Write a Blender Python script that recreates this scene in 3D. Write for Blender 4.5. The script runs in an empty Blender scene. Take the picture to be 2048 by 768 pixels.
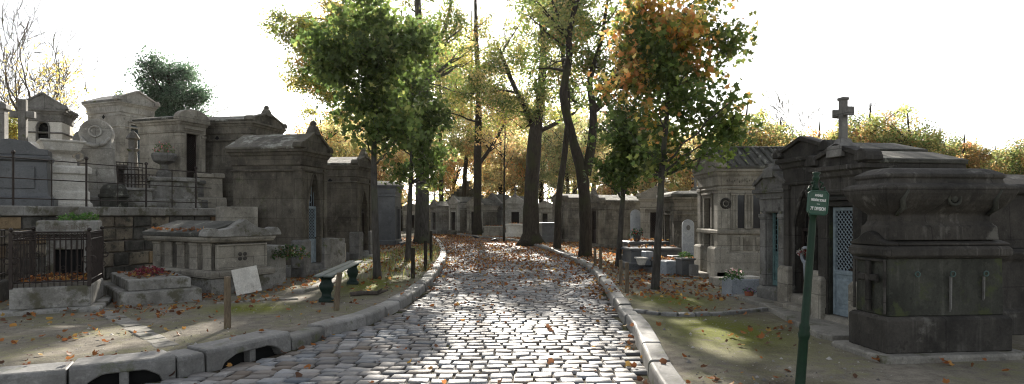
import bpy, math, random
import numpy as np
from mathutils import Vector, Matrix

R = math.radians
rnd = random.Random(7)
nrng = np.random.default_rng(11)
scene = bpy.context.scene
COL = scene.collection

# ------------------------------------------------------------------ camera maths
F, HOR, EYE, VZ = 1250.0, 430.0, 1.7, 0.12          # focal length and horizon in photo pixels, eye height, verge level


def G(px, py, z=VZ):
    """photo pixel of a point on level ground -> x, y in metres"""
    y = (EYE - z) * F / (py - HOR)
    return ((px - 1024.0) / F * y, y)


def XZ(px, py, y):
    return ((px - 1024.0) / F * y, EYE + (HOR - py) / F * y)


# ------------------------------------------------------------------ materials
def new_mat(name):
    m = bpy.data.materials.new(name)
    m.use_nodes = True
    nt = m.node_tree
    b = nt.nodes["Principled BSDF"]
    return m, nt, b


def nd(nt, t, **kw):
    n = nt.nodes.new(t)
    for k, v in kw.items():
        if hasattr(n, k):
            setattr(n, k, v)
        else:
            n.inputs[k].default_value = v
    return n


def ramp(nt, a, b, src):
    r = nt.nodes.new("ShaderNodeMapRange")
    r.inputs[1].default_value, r.inputs[2].default_value = a, b
    nt.links.new(src, r.inputs[0])
    return r.outputs[0]


def mixc(nt, fac, a, b, mode="MIX"):
    m = nt.nodes.new("ShaderNodeMix")
    m.data_type, m.blend_type = "RGBA", mode
    if hasattr(fac, "node"):
        nt.links.new(fac, m.inputs[0])
    else:
        m.inputs[0].default_value = fac
    for i, v in ((6, a), (7, b)):
        if hasattr(v, "node"):
            nt.links.new(v, m.inputs[i])
        else:
            m.inputs[i].default_value = (v[0], v[1], v[2], 1)
    return m.outputs[2]


def noise(nt, vec, scale, detail=4, rough=.55):
    n = nd(nt, "ShaderNodeTexNoise", Scale=scale, Detail=detail, Roughness=rough)
    nt.links.new(vec, n.inputs["Vector"])
    return n.outputs["Fac"]


def stone(name, col, dark, grime=.75, moss=None, moss_amt=.5, rough=.85, bump=.35, spec=.3, scale=1.0, courses=0, streak=None):
    m, nt, b = new_mat(name)
    tc = nd(nt, "ShaderNodeTexCoord")
    ob = tc.outputs["Object"]
    oi = nd(nt, "ShaderNodeObjectInfo")
    off = nd(nt, "ShaderNodeVectorMath", operation="MULTIPLY_ADD")
    nt.links.new(oi.outputs["Random"], off.inputs[0])
    off.inputs[1].default_value = (37, 23, 11)
    nt.links.new(ob, off.inputs[2])
    v = off.outputs[0]
    n1 = noise(nt, v, 1.3 * scale, 6, .62)
    c = mixc(nt, ramp(nt, .34, .64, n1), dark, col)
    mp = nd(nt, "ShaderNodeMapping")
    mp.inputs["Scale"].default_value = (4.5, 4.5, .7)
    nt.links.new(v, mp.inputs[0])
    n2 = noise(nt, mp.outputs[0], 1.1 * scale, 5, .6)
    st = nd(nt, "ShaderNodeMath", operation="MULTIPLY")
    nt.links.new(ramp(nt, .50, .86, n2), st.inputs[0])
    st.inputs[1].default_value = grime
    c = mixc(nt, st.outputs[0], c, [x * .45 for x in dark])
    if streak:
        mp2 = nd(nt, "ShaderNodeMapping")
        mp2.inputs["Scale"].default_value = (13, 13, .5)
        nt.links.new(v, mp2.inputs[0])
        n6 = noise(nt, mp2.outputs[0], 1.0, 4, .6)
        s6 = nd(nt, "ShaderNodeMath", operation="MULTIPLY")
        nt.links.new(ramp(nt, .56, .78, n6), s6.inputs[0])
        nt.links.new(ramp(nt, .42, .6, n1), s6.inputs[1])
        c = mixc(nt, s6.outputs[0], c, streak)
    n5 = noise(nt, v, 6.5 * scale, 6, .7)
    c = mixc(nt, ramp(nt, .56, .68, n5), c, mixc(nt, .6, c, [x * .5 for x in dark]))
    c = mixc(nt, ramp(nt, .44, .34, n5), c, mixc(nt, .45, c, [min(1, x * 1.35) for x in col]))
    n3 = noise(nt, v, 38 * scale, 4, .7)
    c = mixc(nt, ramp(nt, .3, .75, n3), mixc(nt, .35, c, (0, 0, 0)), c)
    if moss:
        n4 = noise(nt, v, 3.1 * scale, 7, .68)
        mm = nd(nt, "ShaderNodeMath", operation="MULTIPLY")
        nt.links.new(ramp(nt, .62 - .22 * moss_amt, .70 - .2 * moss_amt, n4), mm.inputs[0])
        mm.inputs[1].default_value = .9
        c = mixc(nt, mm.outputs[0], c, moss)
    if courses:
        sx = nd(nt, "ShaderNodeSeparateXYZ")
        nt.links.new(ob, sx.inputs[0])
        sm = nd(nt, "ShaderNodeMath", operation="ADD")
        nt.links.new(sx.outputs[0], sm.inputs[0])
        nt.links.new(sx.outputs[1], sm.inputs[1])
        cb = nd(nt, "ShaderNodeCombineXYZ")
        nt.links.new(sm.outputs[0], cb.inputs[0])
        nt.links.new(sx.outputs[2], cb.inputs[1])
        br = nd(nt, "ShaderNodeTexBrick", Scale=1.0)
        br.inputs["Brick Width"].default_value, br.inputs["Row Height"].default_value = courses * 2.1, courses
        br.inputs["Mortar Size"].default_value, br.inputs["Bias"].default_value = .006, -.1
        br.inputs["Color1"].default_value, br.inputs["Color2"].default_value, br.inputs["Mortar"].default_value = (1, 1, 1, 1), (.78, .76, .73, 1), (.38, .37, .36, 1)
        nt.links.new(cb.outputs[0], br.inputs["Vector"])
        c = mixc(nt, .8, c, br.outputs["Color"], "MULTIPLY")
    nt.links.new(c, b.inputs["Base Color"])
    b.inputs["Roughness"].default_value = rough
    b.inputs["Specular IOR Level"].default_value = spec
    bp = nd(nt, "ShaderNodeBump", Strength=bump, Distance=.02)
    ad = nd(nt, "ShaderNodeMath", operation="ADD")
    nt.links.new(n3, ad.inputs[0])
    nt.links.new(n1, ad.inputs[1])
    nt.links.new(ad.outputs[0], bp.inputs["Height"])
    nt.links.new(bp.outputs[0], b.inputs["Normal"])
    return m


def plain(name, col, rough=.5, metal=0.0, var=.25, spec=.4, scale=14, bump=.1):
    m, nt, b = new_mat(name)
    tc = nd(nt, "ShaderNodeTexCoord")
    n = noise(nt, tc.outputs["Object"], scale, 5, .65)
    c = mixc(nt, ramp(nt, .3, .7, n), [x * (1 - var) for x in col], [min(1, x * (1 + var)) for x in col])
    nt.links.new(c, b.inputs["Base Color"])
    b.inputs["Roughness"].default_value = rough
    b.inputs["Metallic"].default_value = metal
    b.inputs["Specular IOR Level"].default_value = spec
    bp = nd(nt, "ShaderNodeBump", Strength=bump, Distance=.01)
    nt.links.new(n, bp.inputs["Height"])
    nt.links.new(bp.outputs[0], b.inputs["Normal"])
    return m


def bark(name, a, b_, sc=1.0):
    m, nt, b = new_mat(name)
    tc = nd(nt, "ShaderNodeTexCoord")
    mp = nd(nt, "ShaderNodeMapping")
    mp.inputs["Scale"].default_value = (9 * sc, 9 * sc, 2.2 * sc)
    nt.links.new(tc.outputs["Object"], mp.inputs[0])
    n = noise(nt, mp.outputs[0], 1.6, 6, .7)
    n2 = noise(nt, tc.outputs["Object"], 1.1, 3, .5)
    c = mixc(nt, ramp(nt, .35, .68, n), b_, a)
    c = mixc(nt, ramp(nt, .5, .68, n2), c, [a[0] * .75, a[1] * .95, a[2] * .6])
    nt.links.new(c, b.inputs["Base Color"])
    b.inputs["Roughness"].default_value = .9
    b.inputs["Specular IOR Level"].default_value = .2
    bp = nd(nt, "ShaderNodeBump", Strength=.9, Distance=.04)
    nt.links.new(n, bp.inputs["Height"])
    nt.links.new(bp.outputs[0], b.inputs["Normal"])
    return m


def leafmat(name, trans=.5, rough=.45, spec=.35):
    m, nt, b = new_mat(name)
    at = nd(nt, "ShaderNodeAttribute")
    at.attribute_name = "Col"
    nt.links.new(at.outputs["Color"], b.inputs["Base Color"])
    b.inputs["Roughness"].default_value = rough
    b.inputs["Specular IOR Level"].default_value = spec
    tr = nd(nt, "ShaderNodeBsdfTranslucent")
    hs = nd(nt, "ShaderNodeHueSaturation", Saturation=.95, Value=2.15)
    nt.links.new(at.outputs["Color"], hs.inputs["Color"])
    nt.links.new(hs.outputs[0], tr.inputs["Color"])
    mx = nd(nt, "ShaderNodeMixShader")
    mx.inputs[0].default_value = trans
    nt.links.new(b.outputs[0], mx.inputs[1])
    nt.links.new(tr.outputs[0], mx.inputs[2])
    nt.links.new(mx.outputs[0], nt.nodes["Material Output"].inputs[0])
    return m


MOSS = (.075, .085, .025)
LICH = (.33, .33, .29)
M = {}
M["lime"] = stone("pale_limestone", (.44, .41, .345), (.22, .20, .165), .6, courses=.42)
M["lime_dark"] = stone("sooty_limestone", (.25, .228, .185), (.08, .072, .06), .75, courses=.46, streak=(.34, .32, .28))
M["brown"] = stone("brown_sooty_limestone", (.185, .165, .13), (.065, .056, .045), .75, (.07, .075, .04), .12, courses=.5, streak=(.24, .22, .18))
M["pale"] = stone("pale_grey_stone", (.54, .52, .47), (.28, .265, .235), .5, courses=.5)
M["grey"] = stone("grey_stone", (.30, .292, .275), (.125, .12, .11), .7, MOSS, .15, courses=.5)
M["soot"] = stone("blackened_stone", (.085, .077, .067), (.028, .026, .023), .7, (.14, .135, .12), .1, streak=(.21, .20, .18), courses=.62)
M["soot_green"] = stone("blackened_mossy_stone", (.085, .085, .07), (.03, .032, .025), .7, (.06, .07, .03), .3, streak=(.15, .15, .125))
M["white"] = stone("white_stone", (.80, .77, .70), (.58, .54, .47), .3, None)
M["marble"] = stone("blue_grey_marble", (.42, .46, .50), (.30, .33, .37), .35, None, rough=.5, bump=.1)
M["granite"] = stone("dark_granite", (.14, .145, .15), (.085, .088, .092), .3, None, rough=.45, bump=.12, spec=.45)
M["slab"] = stone("mossy_slab_stone", (.40, .39, .36), (.17, .16, .14), .6, (.09, .085, .055), .5)
M["roof"] = stone("lichen_roof_stone", (.24, .22, .18), (.075, .068, .055), .3, LICH, .45, bump=.8)
M["roof_dark"] = stone("mossy_roof_stone", (.13, .125, .11), (.045, .045, .036), .3, (.24, .24, .2), .2, bump=.8)
M["rubble"] = stone("rubble_stone", (.34, .29, .215), (.13, .11, .085), .5, (.045, .045, .038), .45, bump=.9, scale=1.7)
M["rubble_tan"] = stone("tan_rubble_stone", (.40, .29, .17), (.17, .115, .07), .4, (.045, .045, .038), .25, bump=.9, scale=1.7)
M["rubble_dark"] = stone("blackened_rubble_stone", (.17, .16, .14), (.05, .048, .042), .4, (.045, .045, .038), .3, bump=.9, scale=1.7)
M["mortar"] = stone("old_mortar", (.22, .2, .17), (.1, .09, .08), .4)
M["kerb"] = stone("granite_kerb", (.31, .305, .29), (.17, .165, .155), .4, (.10, .105, .06), .2, rough=.62, bump=.3, spec=.4)
M["kerb_pale"] = stone("pale_granite_kerb", (.38, .37, .35), (.22, .21, .195), .4, (.10, .105, .06), .1, rough=.62, bump=.3, spec=.4)
M["kerb_dark"] = stone("grimy_granite_kerb", (.23, .225, .21), (.12, .115, .105), .5, (.08, .09, .04), .35, rough=.62, bump=.3, spec=.4)
M["pave"] = stone("footway_stone", (.36, .34, .30), (.2, .19, .165), .4, (.1, .1, .06), .35)
M["iron"] = plain("rusty_black_iron", (.035, .026, .022), .6, .3, .4)
M["iron_blue"] = plain("blue_grey_painted_iron", (.22, .27, .30), .5, .1, .3)
M["iron_green"] = plain("verdigris_painted_iron", (.10, .17, .17), .5, .1, .4)
M["shade_black"] = plain("painted_interior_shade", (.008, .008, .008), .9, 0, .2)  # near-black colour standing in for the shade inside openings
M["glass"] = plain("dark_window_glass", (.02, .022, .026), .12, 0, .2, .5)
M["green"] = plain("green_cast_iron_paint", (.005, .027, .012), .5, .0, .3, .3)
M["bench_iron"] = plain("dark_green_iron", (.008, .022, .016), .55, 0, .3, .3)
M["sign"] = plain("green_enamel", (.008, .06, .036), .3, 0, .1, .5, 5, .02)
M["letter"] = plain("white_enamel_lettering", (.75, .76, .74), .4, 0, .05)
M["engrave"] = plain("engraved_letter_shade", (.16, .145, .12), .9, 0, .1)
M["bench"] = plain("worn_green_wood", (.10, .125, .115), .5, 0, .55, .5, 9, .4)
M["post"] = bark("weathered_wood", (.24, .19, .13), (.11, .085, .06), 1.4)
M["bark"] = bark("dark_bark", (.058, .047, .035), (.020, .017, .013))
M["bark_grey"] = bark("grey_bark", (.105, .096, .084), (.034, .031, .027), .8)
M["twig"] = bark("bare_twig_bark", (.12, .10, .085), (.07, .06, .05))
M["leaf"] = leafmat("tree_leaf", .58)
M["litter"] = leafmat("fallen_leaf", .25, .6, .25)
M["pebble"] = leafmat("pebble", .0, .85, .2)
M["plant"] = leafmat("plant_leaf", .35)
M["crow"] = plain("black_feathers", (.012, .012, .014), .45, 0, .3)
M["terracotta"] = plain("terracotta", (.28, .09, .05), .75, 0, .3)
M["bronze"] = plain("green_bronze", (.07, .115, .105), .45, .4, .3)


# ------------------------------------------------------------------ mesh builder
class MB:
    def __init__(s):
        s.v, s.f, s.mi, s.m, s.cur = [], [], [], Matrix.Identity(4), 0

    def tr(s, m):
        s.m = m
        return s

    def add(s, vs, fs):
        o = len(s.v)
        m = s.m
        for p in vs:
            s.v.append(tuple(m @ Vector(p)))
        for f in fs:
            s.f.append(tuple(i + o for i in f))
            s.mi.append(s.cur)
        return s

    def box(s, x0, x1, y0, y1, z0, z1):
        return s.add([(x0, y0, z0), (x1, y0, z0), (x1, y1, z0), (x0, y1, z0), (x0, y0, z1), (x1, y0, z1), (x1, y1, z1), (x0, y1, z1)],
                     [(3, 2, 1, 0), (4, 5, 6, 7), (0, 1, 5, 4), (1, 2, 6, 5), (2, 3, 7, 6), (3, 0, 4, 7)])

    def loft(s, x0, x1, y0, y1, prof):
        """stacked rectangles: prof = [(z, outset)]"""
        vs, fs = [], []
        for z, o in prof:
            vs += [(x0 - o, y0 - o, z), (x1 + o, y0 - o, z), (x1 + o, y1 + o, z), (x0 - o, y1 + o, z)]
        n = len(prof)
        for i in range(n - 1):
            for k in range(4):
                a, b = i * 4 + k, i * 4 + (k + 1) % 4
                fs.append((a, b, b + 4, a + 4))
        fs += [(3, 2, 1, 0), tuple((n - 1) * 4 + k for k in range(4))]
        return s.add(vs, fs)

    def prism(s, pts, y0, y1):
        """polygon in local x,z (counter-clockwise seen from -y) extruded along y"""
        n = len(pts)
        vs = [(x, y0, z) for x, z in pts] + [(x, y1, z) for x, z in pts]
        fs = [tuple(range(n)), tuple(range(2 * n - 1, n - 1, -1))]
        for i in range(n):
            j = (i + 1) % n
            fs.append((j, i, i + n, j + n))
        return s.add(vs, fs)

    def lathe(s, prof, c=(0, 0, 0), seg=14):
        vs, fs = [], []
        for r, z in prof:
            for k in range(seg):
                a = 2 * math.pi * k / seg
                vs.append((c[0] + r * math.cos(a), c[1] + r * math.sin(a), c[2] + z))
        n = len(prof)
        for i in range(n - 1):
            for k in range(seg):
                a, b = i * seg + k, i * seg + (k + 1) % seg
                fs.append((a, b, b + seg, a + seg))
        fs += [tuple(range(seg - 1, -1, -1)), tuple((n - 1) * seg + k for k in range(seg))]
        return s.add(vs, fs)

    def tube(s, pts, rad, seg=6, cap=True):
        pts = [Vector(p) for p in pts]
        if not hasattr(rad, "__len__"):
            rad = [rad] * len(pts)
        vs, fs = [], []
        up = Vector((.31, .95, .05)).normalized()
        n = len(pts)
        for i, p in enumerate(pts):
            t = (pts[min(i + 1, n - 1)] - pts[max(i - 1, 0)])
            t = t.normalized() if t.length > 1e-9 else Vector((0, 0, 1))
            a = t.cross(up)
            if a.length < .05:
                a = t.cross(Vector((1, 0, 0)))
            a.normalize()
            b = t.cross(a)
            for k in range(seg):
                q = 2 * math.pi * k / seg
                vs.append(tuple(p + (a * math.cos(q) + b * math.sin(q)) * rad[i]))
        for i in range(n - 1):
            for k in range(seg):
                x, y = i * seg + k, i * seg + (k + 1) % seg
                fs.append((x, x + seg, y + seg, y))
        if cap:
            fs += [tuple(range(seg)), tuple((n - 1) * seg + k for k in range(seg - 1, -1, -1))]
        return s.add(vs, fs)

    def ball(s, c, r, seg=10, rings=6):
        prof = []
        rx, ry, rz = r if hasattr(r, "__len__") else (r, r, r)
        for i in range(rings + 1):
            a = -math.pi / 2 + math.pi * i / rings
            prof.append((max(math.cos(a), .02), math.sin(a)))
        old = s.m
        s.m = old @ Matrix.Translation(c) @ Matrix.Diagonal((rx, ry, rz, 1))
        s.lathe(prof, seg=seg)
        s.m = old
        return s

    def ring(s, c, r, t, axis="y", seg=14):
        pts = []
        for k in range(seg + 1):
            a = 2 * math.pi * k / seg
            d = (math.cos(a) * r, math.sin(a) * r)
            pts.append((c[0] + d[0], c[1], c[2] + d[1]) if axis == "y" else (c[0], c[1] + d[0], c[2] + d[1]))
        return s.tube(pts, t, 5, False)

    def build(s, name, mat, parent=None, bevel=0.0, smooth=False, seg=1):
        me = bpy.data.meshes.new(name)
        me.from_pydata(s.v, [], s.f)
        for m_ in (mat if isinstance(mat, (list, tuple)) else [mat]):
            me.materials.append(M[m_] if isinstance(m_, str) else m_)
        if any(s.mi):
            me.polygons.foreach_set("material_index", s.mi)
        if smooth:
            me.polygons.foreach_set("use_smooth", [True] * len(s.f))
        me.update()
        o = bpy.data.objects.new(name, me)
        COL.objects.link(o)
        if parent:
            o.parent = parent
        if bevel:
            b = o.modifiers.new("Bevel", "BEVEL")
            b.width, b.segments, b.limit_method, b.angle_limit = bevel, seg, "ANGLE", R(38)
        return o


def tag(o, label, cat, group=None, kind=None):
    if label:
        o["label"] = label
    if cat:
        o["category"] = cat
    if group:
        o["group"] = group
    if kind:
        o["kind"] = kind
    return o


def thing(name, label, cat, loc, rot=0, group=None):
    o = bpy.data.objects.new(name, None)
    o.empty_display_size = .3
    COL.objects.link(o)
    o.location = loc
    o.rotation_euler = (0, 0, R(rot))
    return tag(o, label, cat, group)


def copy_tree(root, loc, rotz=0, scale=1.0, label=None):
    c = root.copy()
    COL.objects.link(c)
    c.location, c.rotation_euler = loc, (0, 0, rotz)
    c.scale = (scale, scale, scale) if not hasattr(scale, "__len__") else scale
    if label:
        c["label"] = label
    for ch in root.children:
        d = ch.copy()
        COL.objects.link(d)
        d.parent = c
        for g in ch.children:
            e = g.copy()
            COL.objects.link(e)
            e.parent = d
    return c


def text(body, parent, loc, size, mat, rotz=0, sx=1.0, extr=.002, name="lettering"):
    cu = bpy.data.curves.new(name, "FONT")
    cu.body, cu.size, cu.extrude, cu.align_x, cu.align_y = body, size, extr, "CENTER", "CENTER"
    cu.offset = size * .02
    cu.materials.append(M[mat])
    o = bpy.data.objects.new(name, cu)
    COL.objects.link(o)
    o.parent = parent
    o.location, o.rotation_euler, o.scale = loc, (R(90), 0, R(rotz)), (sx, 1, 1)
    return o


# ------------------------------------------------------------------ leaf sheets (numpy)
def mesh_from_arrays(name, V, nper, N, mat, cols, parent=None, templ_faces=None):
    """N copies of a template with nper verts; templ_faces = list of index tuples"""
    me = bpy.data.meshes.new(name)
    me.vertices.add(len(V))
    me.vertices.foreach_set("co", V.astype(np.float32).ravel())
    loops, starts, tot = [], [], 0
    base = np.arange(N)[:, None] * nper
    lt = np.concatenate([np.array(f) for f in templ_faces])
    L = (base + lt[None, :]).ravel()
    lens = np.array([len(f) for f in templ_faces])
    ls = np.concatenate([[0], np.cumsum(lens)[:-1]])
    S = (np.arange(N)[:, None] * len(lt) + ls[None, :]).ravel()
    me.loops.add(len(L))
    me.loops.foreach_set("vertex_index", L.astype(np.int32))
    me.polygons.add(len(S))
    me.polygons.foreach_set("loop_start", S.astype(np.int32))
    me.polygons.foreach_set("loop_total", np.tile(lens, N).astype(np.int32))
    at = me.color_attributes.new("Col", "FLOAT_COLOR", "POINT")
    c4 = np.ones((len(V), 4), np.float32)
    c4[:, :3] = np.repeat(cols, nper, axis=0)
    at.data.foreach_set("color", c4.ravel())
    me.materials.append(M[mat])
    me.update()
    me.validate()
    o = bpy.data.objects.new(name, me)
    COL.objects.link(o)
    if parent:
        o.parent = parent
    return o


T_DIAMOND = (np.array([(0, 0, 0), (.32, .45, .10), (0, 1, -.05), (-.32, .45, .10)]), [(0, 1, 2), (0, 2, 3)])
_mp = [(0, -.15), (.16, .02), (.5, -.02), (.38, .22), (.62, .52), (.26, .50), (.0, 1.0), (-.26, .50), (-.62, .52), (-.38, .22), (-.5, -.02), (-.16, .02)]
T_MAPLE = (np.array([(x, y, .16 * abs(x) - .12 * y * y) for x, y in _mp] + [(0, .25, 0)]), [(12, i, (i + 1) % 12) for i in range(12)])
_cl = [(0, -.1), (.42, .05), (.5, .5), (.2, .62), (0, 1.0), (-.25, .58), (-.5, .45), (-.38, .0)]
T_CURL = (np.array([(x, y, .95 * x * x + .5 * (y - .4) ** 2 + .15 * x * y) for x, y in _cl] + [(0, .35, 0)]), [(8, i, (i + 1) % 8) for i in range(8)])
T_BLADE = (np.array([(-.05, 0, 0), (.05, 0, 0), (.035, .1, .6), (0, .32, 1.0)]), [(0, 1, 2, 3)])


def frames(N, rng, up=0.0, up_sigma=1.0):
    n = rng.normal(size=(N, 3)) * up_sigma
    n[:, 2] += up
    n /= np.linalg.norm(n, axis=1)[:, None] + 1e-9
    a = rng.normal(size=(N, 3))
    a -= (a * n).sum(1)[:, None] * n
    a /= np.linalg.norm(a, axis=1)[:, None] + 1e-9
    b = np.cross(n, a)
    return a, b, n


def leaves(name, P, size, cols, mat, parent, templ, rng, up=.35, up_sigma=1.0):
    N = len(P)
    T, fc = templ
    a, b, n = frames(N, rng, up, up_sigma)
    sz = size * rng.uniform(.5, 1.35, N)
    V = P[:, None, :] + sz[:, None, None] * (T[None, :, 0, None] * a[:, None, :] + T[None, :, 1, None] * b[:, None, :] + T[None, :, 2, None] * n[:, None, :])
    return mesh_from_arrays(name, V.reshape(-1, 3), len(T), N, mat, cols, parent, fc)


GRN, DGRN = (.078, .115, .024), (.050, .080, .020)
YGR, YEL, ORG, BRN = (.20, .21, .055), (.41, .31, .10), (.40, .19, .05), (.20, .09, .03)


def pick(rng, N, pal, w):
    w = np.array(w, float)
    w /= w.sum()
    i = rng.choice(len(pal), N, p=w)
    return np.array(pal)[i]


SUN_EL, SUN_AZ = 25.5, -3.5                      # sun elevation and azimuth east of +Y (degrees)
SUN_D = np.array([math.sin(R(SUN_AZ)) * math.cos(R(SUN_EL)), math.cos(R(SUN_AZ)) * math.cos(R(SUN_EL)), math.sin(R(SUN_EL))])
GAPS = [(2.75, 8.7, .42), (3.25, 9.5, .34), (2.5, 7.4, .3), (3.2, 11.6, .3), (-6.4, 9.5, .3), (-5.3, 8.7, .36), (-4.9, 10.4, .28), (-3.3, 13.6, .4), (-3.9, 11.9, .28), (-2.9, 15.6, .4), (3.0, 14.6, .35), (-.4, 7.2, .5), (.6, 9.3, .4), (-.7, 12.6, .35)]  # crown leaves are cut away along sun rays to light these ground spots


def sunlit_gaps(P, base):
    keep = np.ones(len(P), bool)
    W_ = P + np.array(base)
    for gx_, gy_, r_ in GAPS:
        v = W_ - np.array([gx_, gy_, VZ])
        t = v @ SUN_D
        keep &= np.linalg.norm(v - t[:, None] * SUN_D, axis=1) > r_
    return keep


# ------------------------------------------------------------------ tree generator
def grow(name, label, cat, base, trunk, crowns, n_cl, n_leaf, leaf, cl_r, pal, wts, templ=T_DIAMOND, limbs=6, seed=1, bark_m="bark",
         group=None, tone=None, limb_r=.4, twig_r=.012, zmin=0.35, flare=1.5, extra=(), gap=1.0, seg=8, lobes=9):
    """trunk: [(x,y,z,r)] in local metres; crowns: [(x,y,z,rx,ry,rz,weight)]"""
    rng = np.random.default_rng(seed)
    rr = random.Random(seed)
    root = thing(name, label, cat, base, 0, group)
    mb = MB()
    # smooth the trunk line
    tp = [Vector(t[:3]) for t in trunk]
    tr_ = [t[3] for t in trunk]
    pts, rad = [], []
    for i in range(len(tp) - 1):
        p0, p1, p2, p3 = tp[max(i - 1, 0)], tp[i], tp[i + 1], tp[min(i + 2, len(tp) - 1)]
        for k in range(6):
            t = k / 6
            q = .5 * ((2 * p1) + (p2 - p0) * t + (2 * p0 - 5 * p1 + 4 * p2 - p3) * t * t + (3 * p1 - p0 - 3 * p2 + p3) * t ** 3)
            pts.append(q)
            r_ = tr_[i] * (1 - t) + tr_[i + 1] * t
            rad.append(r_ * (1 + rr.uniform(-.05, .05)))
    pts.append(tp[-1])
    rad.append(tr_[-1])
    rad[0] *= flare
    rad[1] *= 1 + (flare - 1) * .35
    pts[0] = pts[0] - Vector((0, 0, .15))
    mb.tube(pts, rad, seg + 3)
    tz = np.array([p.z for p in pts])
    H = tz[-1]
    nodes = [(p, r_) for p, r_ in zip(pts, rad) if p.z > zmin * H]
    for ex in extra:                                              # named big limbs [(x,y,z,r)...]
        ep = [Vector(e[:3]) for e in ex]
        er = [e[3] for e in ex]
        sp, sr = [], []
        for i in range(len(ep) - 1):
            p0, p1, p2, p3 = ep[max(i - 1, 0)], ep[i], ep[i + 1], ep[min(i + 2, len(ep) - 1)]
            for k in range(5):
                t = k / 5
                sp.append(.5 * ((2 * p1) + (p2 - p0) * t + (2 * p0 - 5 * p1 + 4 * p2 - p3) * t * t + (3 * p1 - p0 - 3 * p2 + p3) * t ** 3))
                sr.append(er[i] * (1 - t) + er[i + 1] * t)
        sp.append(ep[-1])
        sr.append(er[-1])
        mb.tube(sp, sr, seg)
        nodes += list(zip(sp[2:], sr[2:]))
    if lobes:
        cc = []
        for c in crowns:
            for _ in range(lobes):
                u = rng.normal(size=3)
                u /= np.linalg.norm(u)
                k = rng.uniform(.35, .95)
                f = rng.uniform(.26, .5)
                cc.append((c[0] + u[0] * k * c[3], c[1] + u[1] * k * c[4], c[2] + u[2] * k * c[5], c[3] * f, c[4] * f, c[5] * f * .8, c[6] * f * f / lobes * 4))
            cc.append((*c[:3], c[3] * .75, c[4] * .75, c[5] * .75, c[6] * .22))
        crowns = cc
    W = np.array([c[6] for c in crowns], float)
    W /= W.sum()
    ci = rng.choice(len(crowns), n_cl, p=W)
    d = rng.normal(size=(n_cl, 3))
    d /= np.linalg.norm(d, axis=1)[:, None]
    d *= (rng.uniform(.05, 1, n_cl) ** (1 / 2.3))[:, None]
    C = np.array([[c[0], c[1], c[2]] for c in crowns])[ci] + d * np.array([[c[3], c[4], c[5]] for c in crowns])[ci]

    def branch(p0, r0, p1, r1, sag, n=6, sg=5):
        p0, p1 = Vector(p0), Vector(p1)
        L = (p1 - p0).length
        mid = p0.lerp(p1, .5) + Vector((rr.gauss(0, .08), rr.gauss(0, .08), sag)) * L
        out, ro = [], []
        for k in range(n + 1):
            t = k / n
            q = p0 * (1 - t) ** 2 + mid * 2 * t * (1 - t) + p1 * t * t
            if 0 < k < n:
                q += Vector((rr.gauss(0, .018), rr.gauss(0, .018), rr.gauss(0, .018))) * L
            out.append(q)
            ro.append(r0 * (1 - t) + r1 * t)
        mb.tube(out, ro, sg, False)
        return list(zip(out, ro))

    order = list(np.argsort(-np.linalg.norm(C - C.mean(0), axis=1) + rng.uniform(0, .8, n_cl)))
    lim = order[:limbs]
    new = []
    trunk_nodes = list(nodes)
    for i in lim:
        p = Vector(C[i])
        hd = [(abs((q.z) - (p.z - .75 * (Vector((q.x, q.y, 0)) - Vector((p.x, p.y, 0))).length)) + .15 * (q - p).length, q, r_) for q, r_ in trunk_nodes]
        _, q, r_ = min(hd, key=lambda t: t[0])
        new += branch(q, r_ * limb_r * rr.uniform(.8, 1.2), p, twig_r * 1.3, rr.uniform(-.02, .12))[1:]
    nodes += new
    NP = np.array([tuple(q) for q, _ in nodes])
    for i in order[limbs:]:
        p = C[i]
        dd = np.linalg.norm(NP - p, axis=1) + np.maximum(0, NP[:, 2] - p[2]) * 1.5
        j = int(np.argmin(dd))
        q, r_ = nodes[j]
        b = branch(q, max(min(r_ * .5, .05 + r_ * .15), twig_r), p, twig_r * .6, rr.uniform(0, .12), 4, 4)
        nodes += b[2:]
        NP = np.vstack([NP, np.array([tuple(x[0]) for x in b[2:]])])
    tk = mb.build("trunk", bark_m, root, 0, True)
    if n_leaf:
        cw = rng.uniform(.25, 1.0, n_cl) ** gap
        k = rng.choice(n_cl, n_leaf, p=cw / cw.sum())
        off = rng.normal(size=(n_leaf, 3)) * cl_r
        off[:, 2] *= .65
        P = C[k] + off
        ok_ = sunlit_gaps(P, base)
        P, k = P[ok_], k[ok_]
        n_leaf = len(P)
        # cluster tone: neighbouring leaves share a tint
        ck = pick(rng, n_cl, pal, wts)
        lk = pick(rng, n_leaf, pal, wts)
        mixf = rng.uniform(.25, .95, n_leaf)[:, None]
        cols = ck[k] * mixf + lk * (1 - mixf)
        if tone is not None:
            cols = tone(P, cols, rng)
        cols *= rng.uniform(.75, 1.25, n_leaf)[:, None] * np.clip(rng.lognormal(0, .28, n_cl), .5, 1.8)[k][:, None]
        leaves("crown", P, leaf, np.clip(cols, 0, .9), "leaf", root, templ, rng)
    return root


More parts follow.
